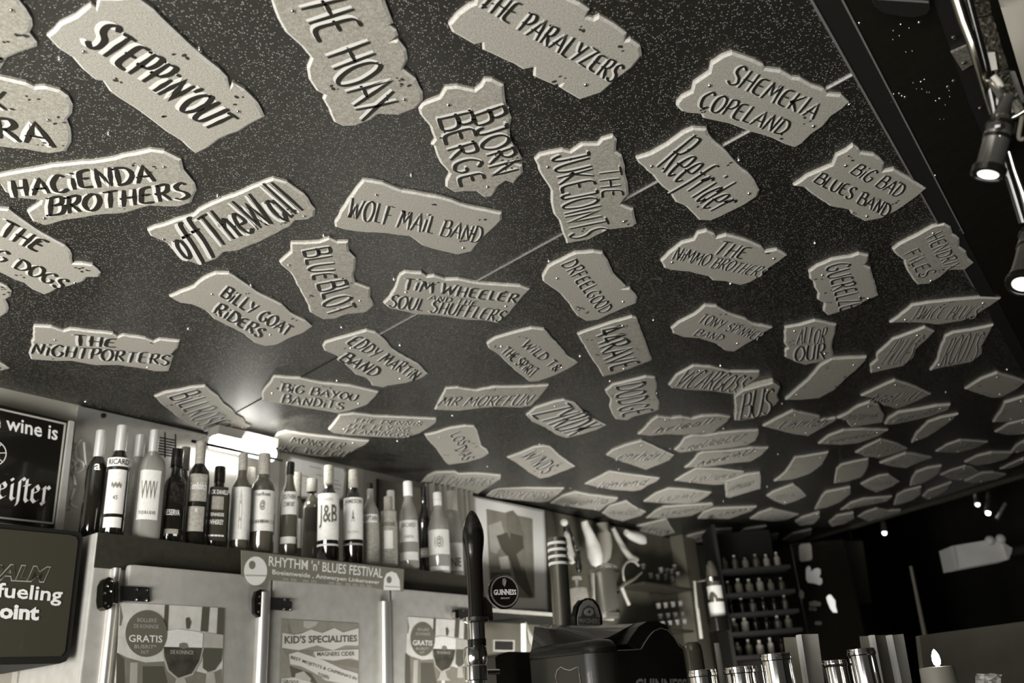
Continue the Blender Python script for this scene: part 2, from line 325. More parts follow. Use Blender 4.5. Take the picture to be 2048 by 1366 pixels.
def plaque(crop, outline, texts=(), label=None, screws=None, big=True, m=None, tz=0, wf=.15, sh=.85, fixed=()):
    rnd = random.Random(len(PLQ)*17+3); zb = ZC-TH-tz; i0 = len(PLQ)
    P = [cpt(*px(crop, q), z=zb) for q in outline]
    ar = sum(P[i].x*P[(i+1) % len(P)].y-P[(i+1) % len(P)].x*P[i].y for i in range(len(P)))
    if ar < 0: P.reverse()
    if big: P = smooth_outline(P, rnd)
    n = len(P); c = sum(P, Vector((0, 0, 0)))/n
    ins = []; d = .005
    for i in range(n):
        a, b_, e = P[i-1], P[i], P[(i+1) % n]
        t1 = (b_-a).normalized(); t2 = (e-b_).normalized(); nn = Vector((-(t1+t2).y, (t1+t2).x, 0))
        if nn.length < 1e-6: nn = Vector((-t1.y, t1.x, 0))
        ins.append(b_+nn.normalized()*d)
    # board: bottom face (inset) + sides
    b = MB(); vs = [V2(p, ZC+.0005) for p in P]+[V2(p, zb+.003) for p in P]
    b.add(vs, [(i, (i+1) % n, n+(i+1) % n, n+i) for i in range(n)])
    b.add([V2(p, zb) for p in ins], [tuple(range(n))])
    b.add([V2(p, ZC+.0005) for p in P], [tuple(range(n))])
    t = Thing('name_plaque', 'x', 'plaque', GF, (c.x, c.y, ZC), 'hand-lettered plaques on the ceiling', b, m or rnd.choice([M_slab, M_slab, M_slab2]))
    # painted chamfer round the rim
    e_ = MB(); e_.add([V2(p, zb+.003) for p in P]+[V2(p, zb) for p in ins], [(i, (i+1) % n, n+(i+1) % n, n+i) for i in range(n)])
    t.part('painted_rim', e_, M_edge)
    quads = []
    for k, (s, q) in enumerate(texts):
        Q = [V2(cpt(*px(crop, v), z=zb), zb-.0016) for v in q]; quads.append(Q)
        H = [v+Vector((0, 0, .0008)) for v in Q]
        t.part('white_outline', letter(s, H, NR, wf, sh*1.1, seed=i0+k, grow=1.1), M_inkhi)
        t.part('lettering', letter(s, Q, NR, wf, None, seed=i0+k), M_ink)
    pxs_ = [px(crop, q) for q in outline]; cx = sum(p[0] for p in pxs_)/len(pxs_); cy = sum(p[1] for p in pxs_)/len(pxs_)
    # screws near both ends of the long axis
    far = max(ins, key=lambda p: (p-c).length); opp = max(ins, key=lambda p: (p-far).length)
    fp = [cpt(*px(crop, v), z=zb) for v in (screws or [])] or [c.lerp(far, .72), c.lerp(opp, .72)]
    for f in fp:
        s = MB(); s.lathe([(.0042, 0), (.0042, -.0012), (.0028, -.003), (.0008, -.0034)], V2(f, zb), 10); t.part('screw', s, M_screw, smooth=True)
    if big:
        s = MB()
        for k in range(4):
            e = rnd.choice(ins); q0 = c.lerp(e, rnd.uniform(.7, .86))
            for j in range(3):
                q = q0+Vector((rnd.uniform(-.011, .011), rnd.uniform(-.011, .011), 0)); r = rnd.uniform(.0012, .0032); a = rnd.uniform(0, 3)
                s.add([V2(q, zb-.0009)+Vector((math.cos(a)*math.cos(w)*r*1.5-math.sin(a)*math.sin(w)*r, math.sin(a)*math.cos(w)*r*1.5+math.cos(a)*math.sin(w)*r, 0)) for w in [2*math.pi*z/7 for z in range(7)]], [tuple(range(7))])
        t.part('paint_spots', s, M_spot, kind='stuff')
    w = max(p[0] for p in pxs_)-min(p[0] for p in pxs_); h = max(p[1] for p in pxs_)-min(p[1] for p in pxs_)
    PLQ.append((t, label, cx, cy, w, h, texts)); return t
def rect_text(s, a, b_, c, d): return (s, [a, b_, c, d])
T = rect_text
plaque('A', [(-60,-30),(85,-20),(150,60),(185,120),(190,160),(170,200),(215,255),(215,280),(120,310),(40,345),(20,380),(0,410),(-60,420)], [], 'plaque cut off by the top left corner with a pale diagonal crack')
plaque('A', [(-80,440),(30,462),(150,490),(200,515),(260,510),(350,535),(400,570),(425,620),(420,670),(390,705),(412,760),(415,840),(385,890),(290,905),(150,880),(0,865),(-80,850)],
       [T('RA', (-40,680), (265,722), (315,860), (-20,800)), T('K.', (-60,520), (80,525), (90,640), (-60,635))], 'plaque cut off by the left edge whose last letters are R and A', [(280, 700)], wf=.17)
plaque('A', [(270,215),(345,140),(440,95),(530,30),(560,55),(570,-10),(780,-20),(900,65),(1000,165),(1100,260),(1230,370),(1330,460),(1345,520),(1360,490),(1430,530),(1510,610),(1550,690),(1470,730),(1400,775),(1285,820),(1220,870),(1145,905),(1100,870),(1060,830),(970,775),(860,690),(760,620),(640,540),(600,480),(560,475),(480,410),(420,340),(340,290)],
       [T("STEPPiN'OUT", (650,120), (1400,690), (1245,765), (500,250))], 'long plaque of one slanting line with two pale slashes, upper left', [(489,300),(1393,650)], wf=.21)
plaque('A', [(-20,1030),(80,1010),(300,970),(600,940),(790,900),(880,880),(960,890),(1060,940),(1075,1000),(1140,1080),(1150,1120),(1120,1190),(1050,1215),(880,1210),(740,1250),(560,1265),(400,1290),(270,1325),(190,1300),(155,1240),(230,1190),(240,1175),(110,1165),(30,1130),(0,1080),(-30,1080)],
       [T('HACiENDA', (60,1055), (880,950), (905,1055), (80,1150)), T('BROTHERS', (290,1155), (1085,1060), (1105,1155), (285,1260))], 'wavy plaque in two rows at the left edge, second row reading BROTHERS', [(958,975),(258,1275)], wf=.16)
plaque('D', [(860,180),(900,160),(1000,130),(1130,90),(1160,60),(1230,25),(1400,-40),(1560,-110),(1600,-122),(1680,-100),(1780,-30),(1845,60),(1840,100),(1800,120),(1730,125),(1700,160),(1560,230),(1400,300),(1310,310),(1270,350),(1160,382),(1060,350),(980,260),(880,215)],
       [T('offTheWall', (960,170), (1600,-110), (1790,60), (1080,345))], 'plaque of one rising line of tall thick lower-case letters ending in a double l', [(955,228),(1777,93)], wf=.14, sh=1.3)
plaque('D', [(988,568),(1050,540),(1130,510),(1190,460),(1260,430),(1340,432),(1400,470),(1500,540),(1650,615),(1700,665),(1790,710),(1828,745),(1780,780),(1700,810),(1620,850),(1550,858),(1490,840),(1430,790),(1330,740),(1250,700),(1200,650),(1120,615),(1050,605)],
       [T('BiLLY GOAT', (1335,500), (1720,740), (1680,795), (1285,560)), T('RiDERS', (1290,600), (1560,755), (1520,805), (1245,655))], 'wave-shaped plaque with pointed ends, its second row reading RIDERS', [(1240,550),(1580,787)])
plaque('D', [(-60,50),(50,60),(130,120),(250,200),(380,270),(410,300),(425,375),(480,375),(540,385),(590,430),(580,455),(510,455),(490,480),(400,510),(330,525),(300,545),(260,558),(190,530),(140,490),(80,470),(0,430),(-60,400)],
       [T('THE', (40,110), (290,250), (215,305), (-10,200)), T('NG DOGS', (-90,240), (410,470), (355,520), (-130,300))], 'plaque at the left edge whose last word reads DOGS', [(437,484)])
plaque('D', [(-60,450),(0,490),(40,510),(68,540),(60,570),(30,590),(50,640),(40,665),(10,685),(-60,690)], [], 'stub of a plaque at the left edge under the one reading DOGS')
plaque('D', [(-60,930),(0,955),(55,990),(0,1005),(-60,1000)], [], 'pale pointed tip of a plaque at the left edge above the black framed board')
plaque('D', [(195,740),(300,745),(370,770),(410,758),(560,775),(660,785),(690,805),(720,792),(850,812),(900,832),(930,818),(1050,830),(1040,870),(1000,910),(1015,920),(1000,965),(985,1005),(900,1005),(840,990),(700,970),(560,970),(420,945),(330,945),(180,935),(170,905),(185,860),(180,830),(190,820)],
       [T('THE', (430,785), (690,812), (675,862), (440,850)), T('NiGHTPORTERS', (200,835), (1000,905), (985,965), (185,900))], 'straight rectangular plaque of two rows alone above the two wall boards', [(320,818),(862,978)], wf=.16, sh=.8)
plaque('G', [(1260,180),(1350,145),(1450,130),(1560,105),(1680,95),(1720,130),(1790,180),(1830,240),(1900,290),(1930,330),(1990,360),(2010,400),(2060,420),(1950,480),(1780,478),(1650,450),(1520,395),(1430,330),(1330,250)],
       [T('BiLLROSEN', (1600,115), (1930,420), (1720,490), (1380,180))], 'plaque with tightly crowded tall letters just above the leftmost bottles', [(1990,428)], wf=.12)
plaque('Z', [(547,754),(600,757),(640,766),(700,772),(757,785),(750,795),(735,810),(700,822),(675,827),(600,815),(540,805),(524,800),(524,785)],
       [T('BiG BAYOU', (566,766), (718,788), (712,801), (562,782)), T('BANDiTS', (568,788), (690,804), (686,819), (563,805))], 'low wide two-row plaque with a tapering right tip beside the dark joint', [(544,786),(717,807)])
plaque('B', [(100,-20),(690,-20),(690,10),(720,90),(735,125),(715,135),(750,160),(760,190),(720,215),(760,210),(800,260),(808,310),(785,360),(850,410),(885,480),(885,520),(850,560),(760,595),(660,590),(620,620),(540,650),(480,652),(430,630),(400,560),(370,510),(380,490),(340,470),(300,410),(290,350),(310,300),(260,240),(180,170),(140,100)],
       [T('THE HOAX', (460,-130), (765,520), (570,625), (200,-70))], 'big plaque cut by the top edge, its single line running downwards and ending in X', [(218,55),(788,508)], wf=.13)
plaque('B', [(1015,130),(1060,75),(1120,30),(1150,20),(1160,-20),(1600,-20),(1690,20),(1740,55),(1725,90),(1760,100),(1790,85),(1870,130),(1930,175),(1925,210),(1950,205),(2000,240),(2008,290),(1960,350),(1880,410),(1800,480),(1690,515),(1620,475),(1580,450),(1600,430),(1560,442),(1450,395),(1455,350),(1400,362),(1300,310),(1190,260),(1190,225),(1150,235),(1080,195),(1035,170)],
       [T('THE PARALYZERS', (1240,-65), (1915,345), (1850,425), (1165,30))], 'large plaque with notched sides and one falling line, top centre of the ceiling', [(1718,432)], wf=.16)
plaque('B', [(862,560),(880,535),(970,500),(1000,450),(1060,445),(1150,465),(1180,440),(1200,408),(1240,410),(1300,440),(1305,500),(1325,570),(1340,610),(1330,680),(1345,740),(1375,780),(1395,820),(1325,832),(1395,850),(1398,890),(1350,945),(1310,930),(1270,960),(1240,1010),(1200,1015),(1160,985),(1100,985),(1050,990),(1000,960),(1000,930),(1020,890),(975,840),(955,800),(940,750),(925,745),(945,715),(920,650),(870,590)],
       [T('BJORN', (1290,530), (1380,865), (1245,905), (1135,590)), T('BERGE', (1125,560), (1205,920), (1075,955), (955,605))], 'upright jagged plaque with two lines running down it, right of the one ending in X', [(1015,535),(1215,955)], wf=.13)
plaque('B', [(432,1140),(480,1060),(540,970),(580,925),(680,940),(780,980),(850,990),(1000,1020),(1120,1060),(1290,1095),(1290,1130),(1240,1180),(1180,1240),(1140,1290),(1060,1308),(980,1290),(880,1260),(820,1215),(700,1200),(600,1195),(480,1180),(435,1165)],
       [T('WOLF MAiL BAND', (525,1010), (1200,1165), (1170,1245), (500,1110))], 'lozenge plaque of one gently falling line ending in BAND, middle of the ceiling', [(645,997),(1090,1268)], wf=.13)
plaque('B', [(1455,820),(1480,795),(1600,770),(1640,780),(1700,740),(1780,740),(1800,715),(1860,698),(1880,720),(1875,780),(1905,800),(1935,940),(1940,1000),(1900,1050),(1965,1075),(1980,1150),(1960,1165),(1840,1180),(1740,1230),(1620,1250),(1590,1160),(1580,1130),(1555,1100),(1540,1040),(1540,980),(1510,930),(1490,900)],
       [T('THE', (1890,850), (1915,1000), (1800,1010), (1785,870)), T('JUKEJOINTS', (1720,760), (1835,1185), (1650,1225), (1545,805))], 'upright plaque with scalloped left side, its long line starting with J', [(1523,853),(1913,1133)], wf=.12)
plaque('C', [(265,530),(290,500),(340,475),(350,430),(430,375),(440,330),(500,290),(550,272),(620,295),(710,335),(720,355),(800,365),(860,400),(900,405),(960,440),(1020,460),(1040,485),(1110,490),(1150,530),(1120,560),(1060,600),(1020,650),(960,690),(910,740),(870,760),(800,735),(760,715),(680,690),(590,660),(540,640),(400,610),(390,590),(290,575),(262,545)],
       [T('SHEMEKIA', (585,330), (1020,535), (960,610), (520,420)), T('COPELAND', (425,460), (865,615), (805,690), (370,545))], 'large two-row plaque at upper right lying across the bright ceiling joint', [(432,436),(965,645)], wf=.13)
plaque('C', [(55,815),(130,790),(210,745),(300,680),(350,660),(420,665),(450,720),(520,780),(580,850),(650,910),(690,980),(680,1010),(620,1050),(540,1090),(440,1135),(380,1132),(340,1090),(310,1060),(260,1040),(230,990),(190,960),(140,900),(70,840)],
       [T('Reefrider', (350,690), (630,1000), (450,1095), (155,850))], 'smooth fan-shaped plaque with one word in lower-case after a large R', [(135,850),(635,990)], wf=.1)
plaque('C', [(862,955),(930,905),(1060,850),(1080,800),(1130,775),(1170,745),(1200,765),(1210,785),(1280,795),(1330,840),(1325,880),(1380,870),(1440,905),(1545,970),(1500,1010),(1400,1080),(1320,1120),(1230,1138),(1160,1100),(1150,1080),(1050,1060),(960,1000),(920,965)],
       [T('BiG BAD', (1205,835), (1445,955), (1395,1015), (1150,885)), T('BLUES BAND', (1010,880), (1370,1050), (1340,1112), (965,930))], 'two-row diamond plaque with a step on top, nearest the black batten', [(1130,847),(1238,1107)], wf=.13)
plaque('F', [(1370,205),(1400,180),(1500,130),(1580,85),(1640,73),(1670,90),(1680,125),(1715,150),(1715,190),(1750,215),(1760,250),(1788,275),(1740,310),(1660,310),(1620,345),(1560,380),(1500,385),(1470,350),(1440,300),(1430,260),(1400,240)],
       [T('HENDRIX', (1620,105), (1725,290), (1645,310), (1540,145)), T('FiLES', (1500,190), (1590,320), (1510,350), (1430,225))], 'ragged two-line plaque lying over the batten beneath the near spotlight', [(1578,118),(1567,362)], wf=.12)
plaque('F', [(182,265),(220,225),(290,170),(350,155),(370,120),(420,108),(460,125),(470,145),(520,130),(620,155),(700,190),(720,215),(780,205),(832,235),(800,260),(740,300),(700,340),(640,375),(590,388),(520,370),(450,365),(430,345),(330,320),(240,312),(200,300)],
       [T('THE', (500,160), (655,190), (600,250), (450,225)), T('NiMMO BROTHERS', (270,190), (745,300), (690,345), (240,250))], 'wide two-row plaque with round lobes at both upper corners, below the fan-shaped one', [(240,267),(762,248)], wf=.12)
plaque('F', [(940,320),(980,290),(1060,255),(1160,240),(1200,225),(1250,235),(1245,270),(1225,285),(1260,300),(1270,340),(1290,400),(1300,440),(1240,465),(1180,500),(1100,525),(1040,542),(1015,520),(1020,480),(985,460),(990,430),(970,400),(965,370),(945,355)],
       [T('GUERELZE', (1150,260), (1215,490), (1100,520), (1030,290))], 'small square plaque with scalloped left side and thick cracked letters running down it', [(1010,333),(1246,453)], wf=.13)
plaque('F', [(235,610),(270,580),(350,540),(410,490),(470,495),(530,530),(620,560),(660,585),(757,605),(700,640),(640,680),(560,728),(520,725),(470,690),(380,660),(300,655),(245,635)],
       [T('TONY SPiNNER', (405,530), (720,630), (680,668), (370,575)), T('BAND', (385,605), (515,640), (490,668), (350,640))], 'arrow-like plaque with a curled bright left end and pointed right tip', [(575,683)], wf=.12)
plaque('F', [(1355,580),(1400,550),(1470,490),(1560,475),(1700,460),(1820,450),(1928,455),(1880,490),(1800,540),(1730,570),(1600,590),(1500,580)],
       [T('TWiCE BLUES', (1500,495), (1840,490), (1790,555), (1460,560))], 'long thin plaque near the right edge under the second spotlight', wf=.1)
plaque('F', [(1255,800),(1290,770),(1290,740),(1370,665),(1440,640),(1540,602),(1588,625),(1560,655),(1520,690),(1490,720),(1480,760),(1430,800),(1340,820),(1260,838)],
       [T('BLUES', (1400,660), (1540,640), (1440,790), (1310,790))], 'leaf-shaped ragged plaque below the long thin one near the right edge', wf=.1)
plaque('F', [(1562,825),(1600,770),(1615,710),(1640,650),(1680,630),(1780,615),(1890,592),(1860,650),(1830,700),(1830,740),(1780,780),(1700,795),(1620,810)],
       [T('ROOTS', (1680,640), (1850,620), (1790,770), (1610,800))], 'darker parallelogram plaque to the right of the leaf-shaped one', wf=.1)
plaque('F', [(817,605),(900,590),(975,568),(1085,590),(1080,620),(1062,700),(1070,750),(1020,775),(920,797),(870,780),(818,755),(820,720),(835,710),(818,690)],
       [T('ALFOR', (890,605), (1040,600), (1020,680), (880,685)), T('OUR', (880,690), (1030,685), (1020,765), (870,770))], 'shield-shaped plaque with large round letters, below the scalloped square one', [(868,620),(1023,735)], wf=.14)
plaque('F', [(222,900),(260,850),(350,800),(440,805),(540,830),(690,830),(690,855),(640,890),(600,940),(540,945),(440,930),(330,925),(240,915)],
       [T('ViCARGOSS', (330,815), (660,850), (590,935), (245,905))], 'plaque of heavy leaning letters overlapped at its right end by a small square one', wf=.14)
plaque('F', [(562,960),(600,930),(690,905),(760,888),(795,910),(780,960),(790,980),(750,1020),(700,1060),(600,1080),(562,1080),(565,1020)], [T('BUS', (610,930), (770,900), (750,1040), (590,1070))], 'small square plaque overlapping the right end of the heavy leaning letters', tz=.012, wf=.13)
plaque('N', [(140,195),(210,140),(400,95),(520,65),(605,75),(625,150),(610,230),(645,300),(640,370),(560,400),(430,430),(340,470),(240,460),(210,420),(180,350),(190,280)],
       [T('DODGE', (500,100), (580,380), (300,440), (240,150))], 'block-like plaque with a waisted right side, below the rectangle starting with 4', [(500,130),(305,422)], wf=.12)
plaque('E', [(1370,1040),(1420,1000),(1530,965),(1580,957),(1640,975),(1690,1030),(1740,1060),(1810,1095),(1760,1120),(1680,1145),(1590,1165),(1540,1150),(1480,1110),(1410,1080)],
       [T('ZYRDX', (1590,970), (1780,1095), (1600,1155), (1400,1040))], 'pointed plaque with fat swirling letters and a long tip to the right', [(1528,990),(1658,1137)], wf=.15)
plaque('E', [(1650,600),(1700,580),(1790,550),(1850,530),(1950,503),(1975,510),(2000,580),(2045,700),(2060,740),(1960,780),(1860,815),(1790,830),(1770,790),(1720,720),(1680,650)],
       [T('44RAVE', (1890,530), (1990,755), (1830,800), (1750,590))], 'plain straight-sided rectangular plaque whose downward line starts with 4', [(1897,550),(1905,785)], wf=.13)
plaque('E', [(1458,285),(1490,230),(1560,195),(1640,155),(1740,147),(1790,155),(1820,200),(1850,270),(1890,310),(1920,340),(1895,352),(1940,350),(1980,400),(1975,430),(1900,460),(1830,490),(1770,520),(1700,528),(1650,500),(1610,440),(1560,380),(1490,330),(1462,310)],
       [T('DRFEELGOOD', (1645,180), (1845,450), (1780,485), (1565,215))], 'rounded plaque with a bright left rim and one steep line ending in GOOD', [(1540,290),(1900,418)], wf=.13)
plaque('E', [(1155,650),(1200,620),(1300,590),(1400,565),(1470,572),(1510,620),(1560,670),(1600,720),(1655,755),(1610,785),(1540,820),(1440,855),(1390,858),(1340,820),(1280,770),(1220,710),(1165,675)],
       [T('WiLD T&', (1395,625), (1570,770), (1530,800), (1345,660)), T('THE SPiRiT', (1275,660), (1440,790), (1400,835), (1235,695))], 'diamond plaque of two rows starting with W, left of the one starting with 4', [(1235,662),(1565,778)])
plaque('E', [(870,1010),(900,950),(930,895),(1000,890),(1100,905),(1200,885),(1340,885),(1495,878),(1480,900),(1440,950),(1400,990),(1340,1000),(1200,995),(1100,1005),(1000,1018)],
       [T('MR MOREFUN', (925,940), (1425,925), (1375,985), (890,985))], 'thin level plaque of one line starting with MR', [(1373,980)], wf=.12)
plaque('E', [(258,665),(270,645),(350,620),(440,595),(500,578),(550,590),(600,630),(640,680),(720,730),(780,760),(835,815),(800,840),(720,865),(620,880),(590,890),(530,880),(520,860),(500,840),(440,820),(370,750),(340,720),(270,690)],
       [T('EDDY MARTiN', (460,600), (800,805), (760,850), (390,645)), T('BAND', (405,690), (585,790), (535,830), (350,735))], 'grey plaque lying over the dark ceiling joint, its short lower row reading BAND', [(413,672),(683,838)])
plaque('E', [(590,430),(620,400),(645,360),(680,275),(710,258),(800,265),(830,285),(870,280),(930,300),(1000,298),(1120,320),(1250,330),(1340,335),(1392,355),(1360,390),(1310,450),(1250,520),(1210,540),(1140,525),(1030,520),(900,500),(760,490),(630,460)],
       [T('TiM WHEELER', (715,285), (1335,380), (1310,425), (700,350)), T('AND THE', (850,380), (1110,415), (1095,440), (840,405)), T('SOUL SHUFFLERS', (640,380), (1275,465), (1235,525), (620,445))], 'plaque packed with three rows, at the near end of the bright joint', [(713,365),(1260,443)])
plaque('E', [(22,205),(50,180),(85,150),(85,100),(160,100),(240,95),(295,75),(340,95),(400,95),(405,150),(440,185),(430,290),(440,320),(520,350),(520,400),(540,445),(500,480),(400,490),(330,515),(260,518),(190,480),(180,440),(140,370),(110,310),(80,260),(35,225)],
       [T('BLUE', (305,110), (330,290), (205,300), (150,140)), T('BLOT', (385,290), (440,450), (290,505), (235,320))], 'star-cornered plaque with thick letters running down, left of the three-row one', [(73,217),(462,412)], wf=.13)
plaque('E', [(290,1120),(330,1070),(350,1040),(430,1032),(540,1045),(650,1050),(880,1060),(875,1085),(840,1110),(790,1140),(700,1165),(560,1160),(400,1150),(320,1140)],
       [T('THE DENNiS', (440,1055), (810,1075), (795,1095), (425,1075)), T('THE FLYiNG', (400,1085), (745,1105), (730,1127), (385,1105)), T('FLAMiNGOS', (400,1112), (750,1135), (735,1160), (380,1135))], 'faint plaque of three small rows above the middle bottles', wf=.12)
plaque('H', [(340,400),(430,280),(500,260),(700,290),(1180,340),(1150,370),(1050,420),(990,460),(800,470),(500,430)],
       [T('MONSTER', (560,300), (1000,350), (950,400), (540,345)), T('MiKE WELCH', (375,358), (1030,420), (980,465), (340,405))], 'faint two-row plaque just above the bottles in front of the white board', wf=.12)
plaque('S', [(320,235),(420,215),(560,170),(700,150),(780,155),(810,200),(825,260),(850,340),(900,370),(915,410),(850,450),(700,490),(540,510),(500,470),(440,380),(350,280)],
       [T('LOS', (650,190), (740,300), (640,330), (560,230)), T('DIAS', (700,320), (790,440), (680,470), (600,370))], 'grey plaque with two short falling rows above the clear white-capped bottles', [(458,253),(830,425)], wf=.13)
plaque('S', [(1085,445),(1200,405),(1340,345),(1430,335),(1490,345),(1580,430),(1720,530),(1600,575),(1480,625),(1390,640),(1300,590),(1180,500)], [T('WiNDS', (1360,370), (1560,520), (1420,600), (1220,430))], 'pale diamond plaque above the framed picture', wf=.1)
plaque('S', [(280,680),(350,610),(420,580),(600,575),(640,595),(800,590),(1030,610),(1020,650),(960,690),(880,740),(820,780),(700,760),(500,720)], [T('THE CALAMiTiES', (400,615), (970,635), (910,705), (350,690))], 'faint plaque over the last bottles in the row', wf=.12)
plaque('S', [(880,810),(940,755),(1000,735),(1250,725),(1620,730),(1560,790),(1480,850),(1400,860),(1200,840)], [T('BRADFORDS', (1000,755), (1520,760), (1440,830), (940,810))], 'faint long plaque touching the top of the framed picture', wf=.11)
FAR = [('Z', [(1101,1007),(1124,992),(1150,984),(1180,990),(1236,997),(1232,1003),(1215,1010),(1200,1022),(1170,1018),(1130,1012)]),
 ('P', [(110,590),(180,520),(340,475),(400,520),(520,580),(480,610),(300,665),(200,640)]),
 ('P', [(-50,320),(0,290),(180,200),(350,225),(650,265),(620,295),(540,330),(480,370),(400,385),(200,370),(20,335)]),
 ('N', [(150,795),(200,750),(330,700),(480,660),(580,700),(700,760),(780,795),(740,840),(620,890),(520,930),(400,890),(250,840)]),
 ('N', [(440,600),(500,550),(560,480),(630,435),(760,450),(850,440),(950,455),(1050,430),(1200,425),(1305,440),(1280,480),(1200,540),(1140,590),(1000,590),(850,605),(700,600),(560,615)]),
 ('N', [(780,745),(830,700),(870,640),(950,610),(1080,610),(1200,590),(1400,570),(1565,562),(1570,600),(1540,660),(1460,700),(1300,725),(1150,740),(1000,750),(830,770)]),
 ('N', [(875,910),(950,850),(1000,785),(1050,765),(1300,750),(1500,725),(1660,725),(1600,790),(1500,850),(1300,870),(1100,900)]),
 ('N', [(785,1030),(880,970),(990,915),(1200,920),(1430,945),(1420,975),(1330,1020),(1280,1060),(1150,1070),(1000,1055)]),
 ('P', [(1255,340),(1260,290),(1350,265),(1450,230),(1580,215),(1585,260),(1585,360),(1450,400),(1300,445),(1265,440)]),
 ('N', [(495,1225),(600,1150),(730,1100),(900,1110),(1130,1140),(1100,1170),(1000,1230),(900,1245),(700,1240)]),
 ('P', [(520,635),(600,570),(680,530),(900,515),(1140,500),(1145,520),(1060,560),(950,610),(800,630),(650,635)]),
 ('P', [(1000,640),(1050,580),(1150,545),(1400,535),(1550,530),(1500,570),(1380,610),(1300,640)]),
 ('P', [(1640,430),(1700,390),(1890,320),(1960,370),(2010,430),(1900,480),(1800,510),(1720,480)]),
 ('P', [(1485,640),(1560,590),(1690,545),(1800,570),(1940,600),(1830,650),(1700,665),(1600,655)]),
 ('P', [(430,710),(560,680),(710,640),(740,700),(790,770),(650,810),(560,840),(500,780)]),
 ('P', [(750,890),(850,820),(950,790),(1150,745),(1320,735),(1310,770),(1200,810),(1050,850),(900,880)]),
 ('P', [(1285,875),(1350,810),(1430,740),(1550,720),(1640,710),(1590,760),(1490,820),(1380,865)]),
 ('P', [(1430,950),(1500,870),(1550,820),(1640,790),(1755,780),(1740,830),(1660,890),(1550,930)]),
 ('P', [(1790,840),(1880,780),(2060,740),(2060,790),(1950,840),(1850,860)]),
 ('F', [(820,975),(870,930),(940,870),(1000,800),(1060,765),(1240,757),(1235,775),(1180,830),(1130,870),(1080,920),(1000,965),(900,975)]),
 ('F', [(1208,955),(1280,920),(1385,873),(1470,900),(1570,945),(1500,980),(1440,1005),(1390,1020),(1330,1005),(1280,970)]),
 ('F', [(1742,920),(1820,870),(1910,835),(1960,850),(2060,880),(2010,920),(1930,960),(1880,965),(1800,940)]),
 ('F', [(705,1110),(760,1080),(860,1030),(930,1045),(1000,1060),(1005,1080),(1080,1068),(1085,1078),(1010,1120),(940,1160),(860,1150),(780,1130)]),
 ('F', [(1085,1070),(1130,1050),(1190,1010),(1260,985),(1300,1000),(1330,1060),(1320,1090),(1250,1100),(1160,1115),(1130,1080)]),
 ('F', [(1330,1100),(1350,1070),(1400,1040),(1500,1025),(1600,1005),(1670,1000),(1660,1025),(1560,1060),(1450,1085),(1380,1100)]),
 ('F', [(990,1200),(1040,1160),(1120,1130),(1220,1125),(1350,1130),(1300,1160),(1200,1195),(1100,1205)]),
 ('F', [(1468,1195),(1490,1150),(1550,1090),(1620,1065),(1710,1048),(1670,1085),(1620,1120),(1560,1160)]),
 ('F', [(1180,1245),(1230,1215),(1310,1178),(1350,1185),(1400,1200),(1450,1225),(1380,1250),(1300,1272),(1230,1265)]),
 ('F', [(1305,1300),(1370,1275),(1440,1248),(1500,1255),(1575,1270),(1520,1290),(1440,1325),(1360,1315)]),
 ('F', [(1592,1240),(1650,1205),(1720,1180),(1800,1185),(1862,1190),(1800,1220),(1700,1248)]),
 ('F', [(1740,1295),(1800,1265),(1880,1245),(1990,1245),(1960,1275),(1880,1300),(1790,1310)]),
 ('Z', [(1547,963),(1570,945),(1589,915),(1610,913),(1657,905),(1645,930),(1620,948),(1590,958),(1560,962)]),
 ('F', [(1895,1140),(1960,1100),(2060,1075),(2060,1150),(1960,1155)]),
 ('F', [(1885,1090),(1920,1040),(1945,990),(2060,955),(2060,1060),(1980,1085)]),
 ('O', [(280,1240),(300,1110),(340,1070),(460,1040),(600,1015),(600,1070),(570,1140),(540,1180),(420,1220)]),
 ('O', [(525,1250),(600,1210),(700,1170),(790,1160),(890,1225),(820,1270),(670,1325),(590,1290)]),
 ('O', [(985,1265),(1000,1200),(1040,1140),(1150,1100),(1280,1080),(1260,1140),(1200,1190),(1100,1240)]),
 ('O', [(1265,1165),(1350,1125),(1500,1080),(1560,1090),(1640,1140),(1560,1175),(1450,1218),(1370,1205)]),
 ('O', [(1490,1222),(1570,1182),(1650,1145),(1760,1140),(1880,1160),(1800,1200),(1640,1230),(1560,1240)]),
 ('O', [(1820,1110),(1900,1070),(2060,1000),(2060,1040),(1940,1095)]),
 ('O', [(1920,950),(1970,890),(2060,840),(2060,930),(1980,960)]),
 ('Q', [(835,700),(860,610),(930,570),(1090,530),(1085,600),(1020,650),(900,690)]),
 ('Q', [(1100,620),(1150,570),(1260,530),(1370,490),(1330,560),(1250,610),(1150,650)]),
 ('Q', [(100,740),(160,620),(200,580),(430,535),(430,600),(340,670),(220,720)]),
 ('Q', [(340,745),(430,680),(560,640),(820,620),(780,660),(640,690),(480,720)]),
 ('Q', [(500,810),(560,770),(680,730),(790,750),(900,745),(880,780),(800,810),(680,825),(600,850)]),
 ('Q', [(230,860),(300,800),(460,770),(465,825),(380,870),(260,900)]),
 ('Z', [(1590,1044),(1602,1036),(1639,1025),(1640,1035),(1628,1048),(1600,1052)])]
